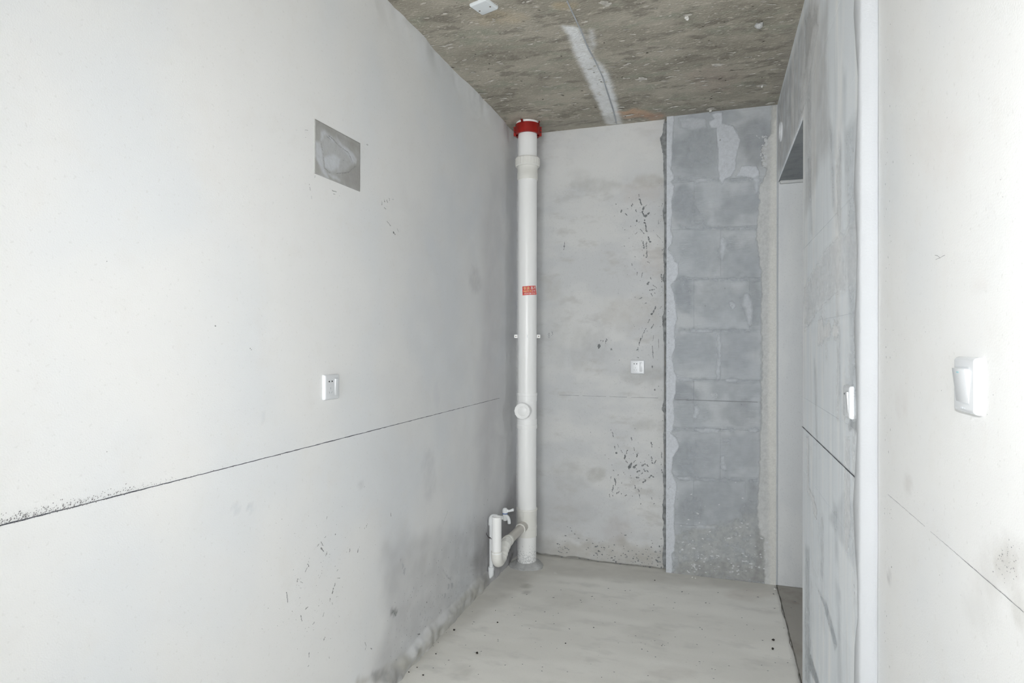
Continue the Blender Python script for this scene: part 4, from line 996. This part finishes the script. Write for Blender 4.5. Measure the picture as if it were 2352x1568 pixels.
# pipe clamp
zc0 = zp(772)
cl = empty('pipe_clamp', (PX, PY, zc0), 'white plastic pipe clip with two screwed ears halfway up the soil stack', 'clamp')
lathe('band', [(PR+.0003, -.009), (PR+.0034, -.009), (PR+.0034, .009), (PR+.0003, .009)], M_pvc, cl, 56, close=True)
ca = math.atan2(c_r.y, c_r.x)
for s in (-1, 1):
    bm = bmesh.new(); box_bm(bm, PR-.002, PR+.022, -.006, .006, -.011, .011, .0012)
    e = link('ear', from_bm('ear', bm), M_pvc, cl); e.rotation_euler = (0, 0, ca+(math.pi if s < 0 else 0))
    Ms = Matrix.Rotation(ca+(math.pi if s < 0 else 0), 4, 'Z') @ Matrix.Translation((PR+.012, (-.0055 if s > 0 else .0055), 0)) @ Matrix.Rotation(math.radians(90 if s > 0 else -90), 4, 'X')
    lathe('screw', [(.0, .0022), (.003, .0022), (.0042, .0012), (.0042, -.002), (0, -.002)], M_screw, cl, 16, Ms)
bm = bmesh.new(); box_bm(bm, -.0018, .0018, -PR-.0036, -PR, -.009, .009, .0006); e = link('seam_rib', from_bm('seam_rib', bm), M_plast, cl); e.rotation_euler = (0, 0, ca+.0)
bm = bmesh.new(); box_bm(bm, -.012, .012, PR-.003, D-PY+.002, -.011, .011, .002); link('wall_bracket', from_bm('wall_bracket', bm), M_pvc, cl)

# firestop collar under the ceiling
zt = H-.001; zh = .062
fcx = empty('fire_collar', (PX, PY, zt), 'bright red steel fire collar round the pipe top under the ceiling', 'collar')
RC = .0745
lathe('sleeve', [(PR+.0004, .004), (RC-.002, .004), (RC-.002, -.010), (RC-.003, -.012), (PR+.0004, -.012)], M_pvc, fcx, 56)
for s in (-1, 1):
    bm = bmesh.new(); n = 28
    a0 = ca+(math.pi if s < 0 else 0)
    prof = [(RC, -zh-.012), (RC+.0025, -zh-.012), (RC+.0025, -.012), (RC, -.012)]
    # front half faces the camera, rear half the corner
    st = ca-math.pi+.05 if s < 0 else ca+.05
    rows = []
    for i in range(n+1):
        a = st+(math.pi-.1)*i/n
        rows.append([bm.verts.new((r*math.cos(a), r*math.sin(a), z-(0 if s < 0 else .006))) for r, z in prof])
    for p, q in zip(rows, rows[1:]):
        for k in range(4): bm.faces.new((p[k], p[(k+1) % 4], q[(k+1) % 4], q[k]))
    bm.faces.new(rows[0]); bm.faces.new(list(reversed(rows[-1])))
    # inward lip at the lower edge
    lip = [[bm.verts.new((r*math.cos(st+(math.pi-.1)*i/n), r*math.sin(st+(math.pi-.1)*i/n), -zh-.0121-(0 if s < 0 else .006))) for r in (PR+.004, RC+.002)] for i in range(n+1)]
    for p, q in zip(lip, lip[1:]): bm.faces.new((p[0], p[1], q[1], q[0]))
    bmesh.ops.recalc_face_normals(bm, faces=bm.faces)
    autosmooth(link('half_ring', from_bm('half_ring', bm), M_red, fcx), 30)
    bm = bmesh.new(); box_bm(bm, RC-.001, RC+.014, -.003, .003, -zh-.020, -.022, .001)
    e = link('flange', from_bm('flange', bm), M_red, fcx); e.rotation_euler = (0, 0, a0)
    for zz_ in (-.036, -.056):
        Mb = Matrix.Rotation(a0, 4, 'Z') @ Matrix.Translation((RC+.0075, -.0025 if s > 0 else .0025, zz_)) @ Matrix.Rotation(math.radians(90 if s > 0 else -90), 4, 'X')
        lathe('bolt', [(0, .004), (.0035, .004), (.004, .001), (.004, -.006), (0, -.006)], M_wire, e, 8, Matrix.Rotation(-a0, 4, 'Z') @ Mb)
for a in (ca+math.radians(-118), ca+math.radians(-28), ca+math.radians(75)):
    bm = bmesh.new()
    pl = [(RC, -.011, -.030), (RC, .011, -.030), (RC+.004, .008, -.010), (RC+.012, .007, .0045), (RC+.030, .006, .0052), (RC+.034, 0, .0052), (RC+.030, -.006, .0052), (RC+.012, -.007, .0045), (RC+.004, -.008, -.010)]
    vs2 = [bm.verts.new(p) for p in pl]; bm.faces.new((vs2[0], vs2[1], vs2[2], vs2[8])); bm.faces.new((vs2[8], vs2[2], vs2[3], vs2[7])); bm.faces.new((vs2[7], vs2[3], vs2[4], vs2[5], vs2[6]))
    bmesh.ops.solidify(bm, geom=bm.faces[:], thickness=.0022)
    e = link('lug', from_bm('lug', bm), M_red, fcx); e.rotation_euler = (0, 0, a)
    lathe('screw', [(0, -.0035), (.0035, -.0035), (.0040, -.001), (.0040, .004), (0, .004)], M_screw, e, 10, Matrix.Translation((RC+.023, 0, .003)))

# mortar cuff round the pipe foot
bm = bmesh.new(); seg = 64; rings = []
for k, (r, z) in enumerate([(PR-.004, .030), (PR+.006, .026), (PR+.020, .012), (PR+.040, .008), (PR+.048, .0005), (PR+.05, -.004)]):
    rings.append([])
    for i in range(seg):
        a = 2*math.pi*i/seg; nn = float(fbm(np.array(3+2.2*math.cos(a)), np.array(k*.5+2.2*math.sin(a)), 61, 3))
        rr = r + (nn-.5)*(.03 if k > 1 else .006); z2 = z+((nn-.45)*.02 if 0 < k < 4 else 0)
        rings[-1].append(bm.verts.new((PX+rr*math.cos(a), min(PY+rr*math.sin(a), D-.001), max(z2, .001) if k < 4 else z2)))
for a, b in zip(rings, rings[1:]):
    for i in range(seg): bm.faces.new((a[i], a[(i+1) % seg], b[(i+1) % seg], b[i]))
bmesh.ops.recalc_face_normals(bm, faces=bm.faces)
cuff = link('mortar_cuff', from_bm('mortar_cuff', bm), M_cuff, floor, True); cuff['label'] = 'lumpy mortar ring sealing the pipe foot'

# ------------------------------------------------------------------ water tap on its supply pipe
TX, TY = .021, 3.383
tap = empty('water_tap', (TX, TY, 0), 'white plastic water tap with blue ring on a thin supply pipe', 'tap')
zt_ = .378
lathe('supply_pipe', [(.0112, .05), (.0112, zt_)], M_ppr, tap, 24)
ep = [(0, 0, .085)] + [(-.0, 0, .06)] + [(-.02+.02*math.cos(a), 0, .055-.02*math.sin(a)) for a in np.linspace(0, math.pi/2, 6)] + [(-.045, 0, .034)]
tube('foot_elbow', ep, [.0165, .0165]+[.0165]*6+[.0165], M_ppr, tap, 24)
lathe('foot_collar', [(.0112, .074), (.0178, .074), (.0178, .092), (.0112, .092)], M_ppr, tap, 24)
tube('head_elbow', [(0, 0, zt_-.034), (0, 0, zt_-.008)]+[(.016-.016*math.cos(a), 0, zt_-.008+.016*math.sin(a)) for a in np.linspace(0, math.pi/2, 6)]+[(.036, 0, zt_+.008)], .0160, M_ppr, tap, 24)
lathe('elbow_rim', [(.0112, zt_-.040), (.0172, zt_-.040), (.0172, zt_-.030), (.0112, zt_-.030)], M_ppr, tap, 24)
xb = .086; zbdy = zt_+.008
tube('inlet', [(.03, 0, zbdy), (xb, 0, zbdy)], .0112, M_ppr, tap, 24)
lathe('body', [(0, -.014), (.010, -.014), (.0132, -.008), (.0132, .020), (.0142, .026), (0, .026)], M_ppr, tap, 28, Matrix.Translation((xb, 0, zbdy)))
lathe('blue_ring', [(.010, .0255), (.0158, .0255), (.0162, .0275), (.0158, .0298), (.010, .0298)], M_blue, tap, 28, Matrix.Translation((xb, 0, zbdy)))
sp = [(xb+.004, 0, zbdy+.012), (xb+.014, 0, zbdy+.008), (xb+.021, 0, zbdy-.003), (xb+.0245, 0, zbdy-.016), (xb+.0255, 0, zbdy-.030)]
sp = [tuple(a) for a in catmull(sp, 5, closed=False)]
tube('spout', sp, [.0105-.0013*i/len(sp) for i in range(len(sp))], M_ppr, tap, 24)
hd = lathe('handle', [(0, .0295), (.0152, .0295), (.0160, .036), (.0158, .045), (.0130, .054), (.007, .0585), (0, .0598)], M_ppr, tap, 28, Matrix.Translation((xb, 0, zbdy)))
hp = [tuple(a) for a in catmull([(xb+.008, 0, zbdy+.044), (xb+.022, 0, zbdy+.043), (xb+.034, 0, zbdy+.046), (xb+.046, 0, zbdy+.051), (xb+.053, 0, zbdy+.052)], 5, closed=False)]
hr = [max(.0045, v) for v in np.interp(np.linspace(0, 1, len(hp)), [0, .25, .5, .8, .95, 1], [.010, .0068, .0066, .0088, .0080, .0045])]
tube('lever', hp, hr, M_ppr, hd, 20)
# tie wire holding the supply pipe to the wall
wt = tube('tie_wire', [(TX+.013*math.cos(a), TY+.013*math.sin(a), .262+.002*math.sin(a*2)) for a in np.linspace(0, 2*math.pi, 20)] + [(TX-.01, TY-.02, .27), (TX-.015, TY-.035, .29), (TX-.012, TY-.05, .305)], .0016, M_wire, None, 8)
tag(wt, 'twisted dark wire tying the thin supply pipe to the wall', 'wire')

# ------------------------------------------------------------------ sockets, switch, cover plate
def rrect(w, h, r, n=5):
    pts = []
    for cx_, cy_, a0 in ((w/2-r, h/2-r, 0), (-w/2+r, h/2-r, 90), (-w/2+r, -h/2+r, 180), (w/2-r, -h/2+r, 270)):
        for i in range(n+1):
            a = math.radians(a0+90*i/n); pts.append((cx_+r*math.cos(a), cy_+r*math.sin(a)))
    return pts
def plate_mesh(name, w, h, layers):
    bm = bmesh.new(); rings = []
    for inset, z, r in layers:
        rings.append([bm.verts.new((x, y, z)) for x, y in rrect(w-2*inset, h-2*inset, r)])
    n = len(rings[0])
    for a, b in zip(rings, rings[1:]):
        for i in range(n): bm.faces.new((a[i], a[(i+1) % n], b[(i+1) % n], b[i]))
    bm.faces.new(rings[-1]); bm.faces.new(list(reversed(rings[0])))
    bmesh.ops.recalc_face_normals(bm, faces=bm.faces)
    return from_bm(name, bm)
T = .0115
def plate(parent, mat=None):
    o = link('face_plate', plate_mesh('face_plate', .0865, .0865, [(0, -.001, .004), (0, T*.45, .004), (.0012, T*.75, .004), (.0035, T*.95, .004), (.006, T, .003)]), mat or M_plast, parent)
    return autosmooth(o, 40)
def wedge(name, x0, x1, y0, y1, zt0, zb0, mat, parent, bev=.0008):
    """rocker: proud by zt0 at the top edge, zb0 at the bottom edge"""
    bm = bmesh.new(); box_bm(bm, x0, x1, y0, y1, T-.004, T)
    for v in bm.verts:
        if v.co.z > T-.001: v.co.z = T+(zt0 if v.co.y > (y0+y1)/2 else zb0)
    bmesh.ops.bevel(bm, geom=bm.edges[:], offset=bev, segments=2, affect='EDGES', profile=.5)
    return autosmooth(link(name, from_bm(name, bm), mat, parent), 40)
def slot(parent, x, y, w, h, ang, mat, name='pin_slot', tri=0):
    bm = bmesh.new(); box_bm(bm, -w/2, w/2, -h/2, h/2, -.0015, .0003)
    if tri:
        for v in bm.verts:
            if v.co.x*tri > 0: v.co.y *= .35
    o = link(name, from_bm(name, bm), mat, parent); o.location = (x, y, T); o.rotation_euler = (0, 0, math.radians(ang)); return o
def logo(parent, x, y, w, h, mat=None):
    bm = bmesh.new()
    for k in range(7):
        if k == 4: continue
        a = x-w/2+w*k/7; box_bm(bm, a, a+w/9, y-h/2, y+h/2, T-.0002, T+.00025)
    return link('brand_mark', from_bm('brand_mark', bm), mat or M_mark, parent)
def wall_rot(plane):
    # local x = right as seen from the room, local y = up, local z = out of the wall
    n = plane.n; up = Vector((0, 0, 1)); r = up.cross(n)
    return Matrix((r, up, n)).transposed().to_euler()
def socket(plane, u, v, label):
    s = empty('wall_socket', plane.pt(u, v, 0), label, 'socket', None, wall_rot(plane))
    plate(s)
    for x, t in ((-.0203, -1), (-.0030, 1)): slot(s, x, .0197, .0072, .0062, 0, M_hole, tri=t)
    slot(s, -.0118, -.0040, .0024, .0070, 0, M_shut); slot(s, -.0188, -.0180, .0024, .0075, 33, M_shut); slot(s, -.0052, -.0180, .0024, .0075, -33, M_shut)
    rk = wedge('rocker', .0130, .0318, -.0300, .0275, .0042, .0002, M_plast, s)
    slot(s, .0220, .0290, .0180, .0012, 0, M_shut, 'rocker_gap')
    bm = bmesh.new(); box_bm(bm, -.0035, .0035, -.0010, .0010, 0, .0004); o = link('indicator', from_bm('indicator', bm), M_mark, rk); o.location = (.0224, .0200, T+.0037)
    logo(s, .0000, -.0370, .016, .0018)
    return s
c = LEFT.px(761, 888)
socket(LEFT, 1.776+.0433, 1.254, 'white wall socket with switch on the long white wall below cement patch')
c = BACK.px(1464.3, 842.5)
socket(BACK, c[0], c[1], 'white wall socket with switch on grey back wall beside block pier')
c = RIGHT.px(1962, 922)
socket(RIGHT, c[0]+.0435, 1.2535, 'white wall socket with switch on the grey block partition')
c = RIGHTP.px(2260, 884)
sw = empty('light_switch', RIGHTP.pt(c[0]+.0433, (RIGHTP.px(2191, 818)[1]+RIGHTP.px(2191, 937)[1])/2), 'white single rocker light switch on the white wall', 'switch', None, wall_rot(RIGHTP))
plate(sw)
rk = wedge('rocker', -.0300, .0215, -.0270, .0255, .0062, .0003, M_plast, sw, .0010)
slot(sw, -.005, .0278, .0500, .0011, 0, M_mark, 'rocker_gap'); slot(sw, -.004, -.0280, .0520, .0008, 0, M_mark, 'rocker_gap')
bm = bmesh.new(); box_bm(bm, -.0046, .0046, -.0009, .0009, 0, .0006, .0002); o = link('indicator', from_bm('indicator', bm), M_led, rk); o.location = (-.0075, .0195, T+.0053)
logo(sw, -.002, -.0352, .017, .0028)

# ceiling cover plate
pc = [CEIL.px(*q) for q in [(1108, 30), (1145, 15)]]
u1_ = Vector((pc[1][0]-pc[0][0], pc[1][1]-pc[0][1], 0)).normalized(); ang = math.atan2(u1_.y, u1_.x)
nrm = Vector((u1_.y, -u1_.x, 0))
cen = Vector((pc[0][0], pc[0][1], H)) + u1_*.043 + nrm*.043
cp = empty('ceiling_cover_plate', (cen.x, cen.y, H-.001), 'white square blank cover plate screwed to the concrete ceiling', 'cover plate', None, (math.pi, 0, ang))
plate(cp, M_plast2)
for x in (-.028, .028):
    lathe('screw', [(0, T+.0008), (.0036, T+.0008), (.0042, T), (.0042, T-.003), (0, T-.003)], M_screw, cp, 16, Matrix.Translation((x, -.006, 0)))

# round sleeve in the lintel
rc = RIGHT.pt(3.632, 2.562, 0)
vent = empty('vent_sleeve', rc, 'round white plastic sleeve cap in the lintel above the doorway', 'vent', None, wall_rot(RIGHT))
lathe('rim', [(.040, -.004), (.054, -.004), (.055, .004), (.052, .009), (.046, .010), (.041, .006)], M_plast, vent, 48, close=True)
lathe('cap', [(.0, .004), (.036, .004), (.043, .002), (.043, -.004), (0, -.004)], M_plast2, vent, 48)

# ------------------------------------------------------------------ grit on the floor
gr = [(1096, 1501.5, .0058, 0, 'dark pebble lying alone out on the cement floor'), (1776, 1471, .006, 0, 'dark brown crumb of two beside the doorway joint'), (1775, 1491.5, .0055, 0, 'black crumb of two beside the doorway joint'),
      (1043, 1448, .0050, 0, 'black crumb beside the foot of the long white wall'), (1143, 1430, .0036, 0, 'tiny black crumb on the cement floor below the trap'), (1138, 1402, .0022, 0, None),
      (1299, 1478, .0030, 0, None), (1504, 1333, .0030, 0, None), (1001, 1502, .0030, 0, None), (972, 1551, .0036, 0, None), (939, 1544, .0028, 0, None), (958, 1533, .0026, 0, None),
      (1590, 1327, .0055, 1, 'white plaster crumb at the foot of the block pier'), (1597, 1328.5, .0045, 1, 'white plaster crumb at the foot of the block pier'), (1779, 1354, .0060, 1, 'white plaster crumb at the corner of the doorway joint')]
for i, (x, y, s, k, lab) in enumerate(gr):
    p = FLOOR.hit(x, y)
    o = rock('pebble', (p.x, p.y, -.0003), s, M_grit if k else M_dirt, None, 20+i, .8)
    tag(o, lab or 'tiny dark grain of grit scattered on the cement floor', 'pebble', 'white crumbs by the pier' if (k and i < 14) else (None if lab else 'grit grains on the floor'))
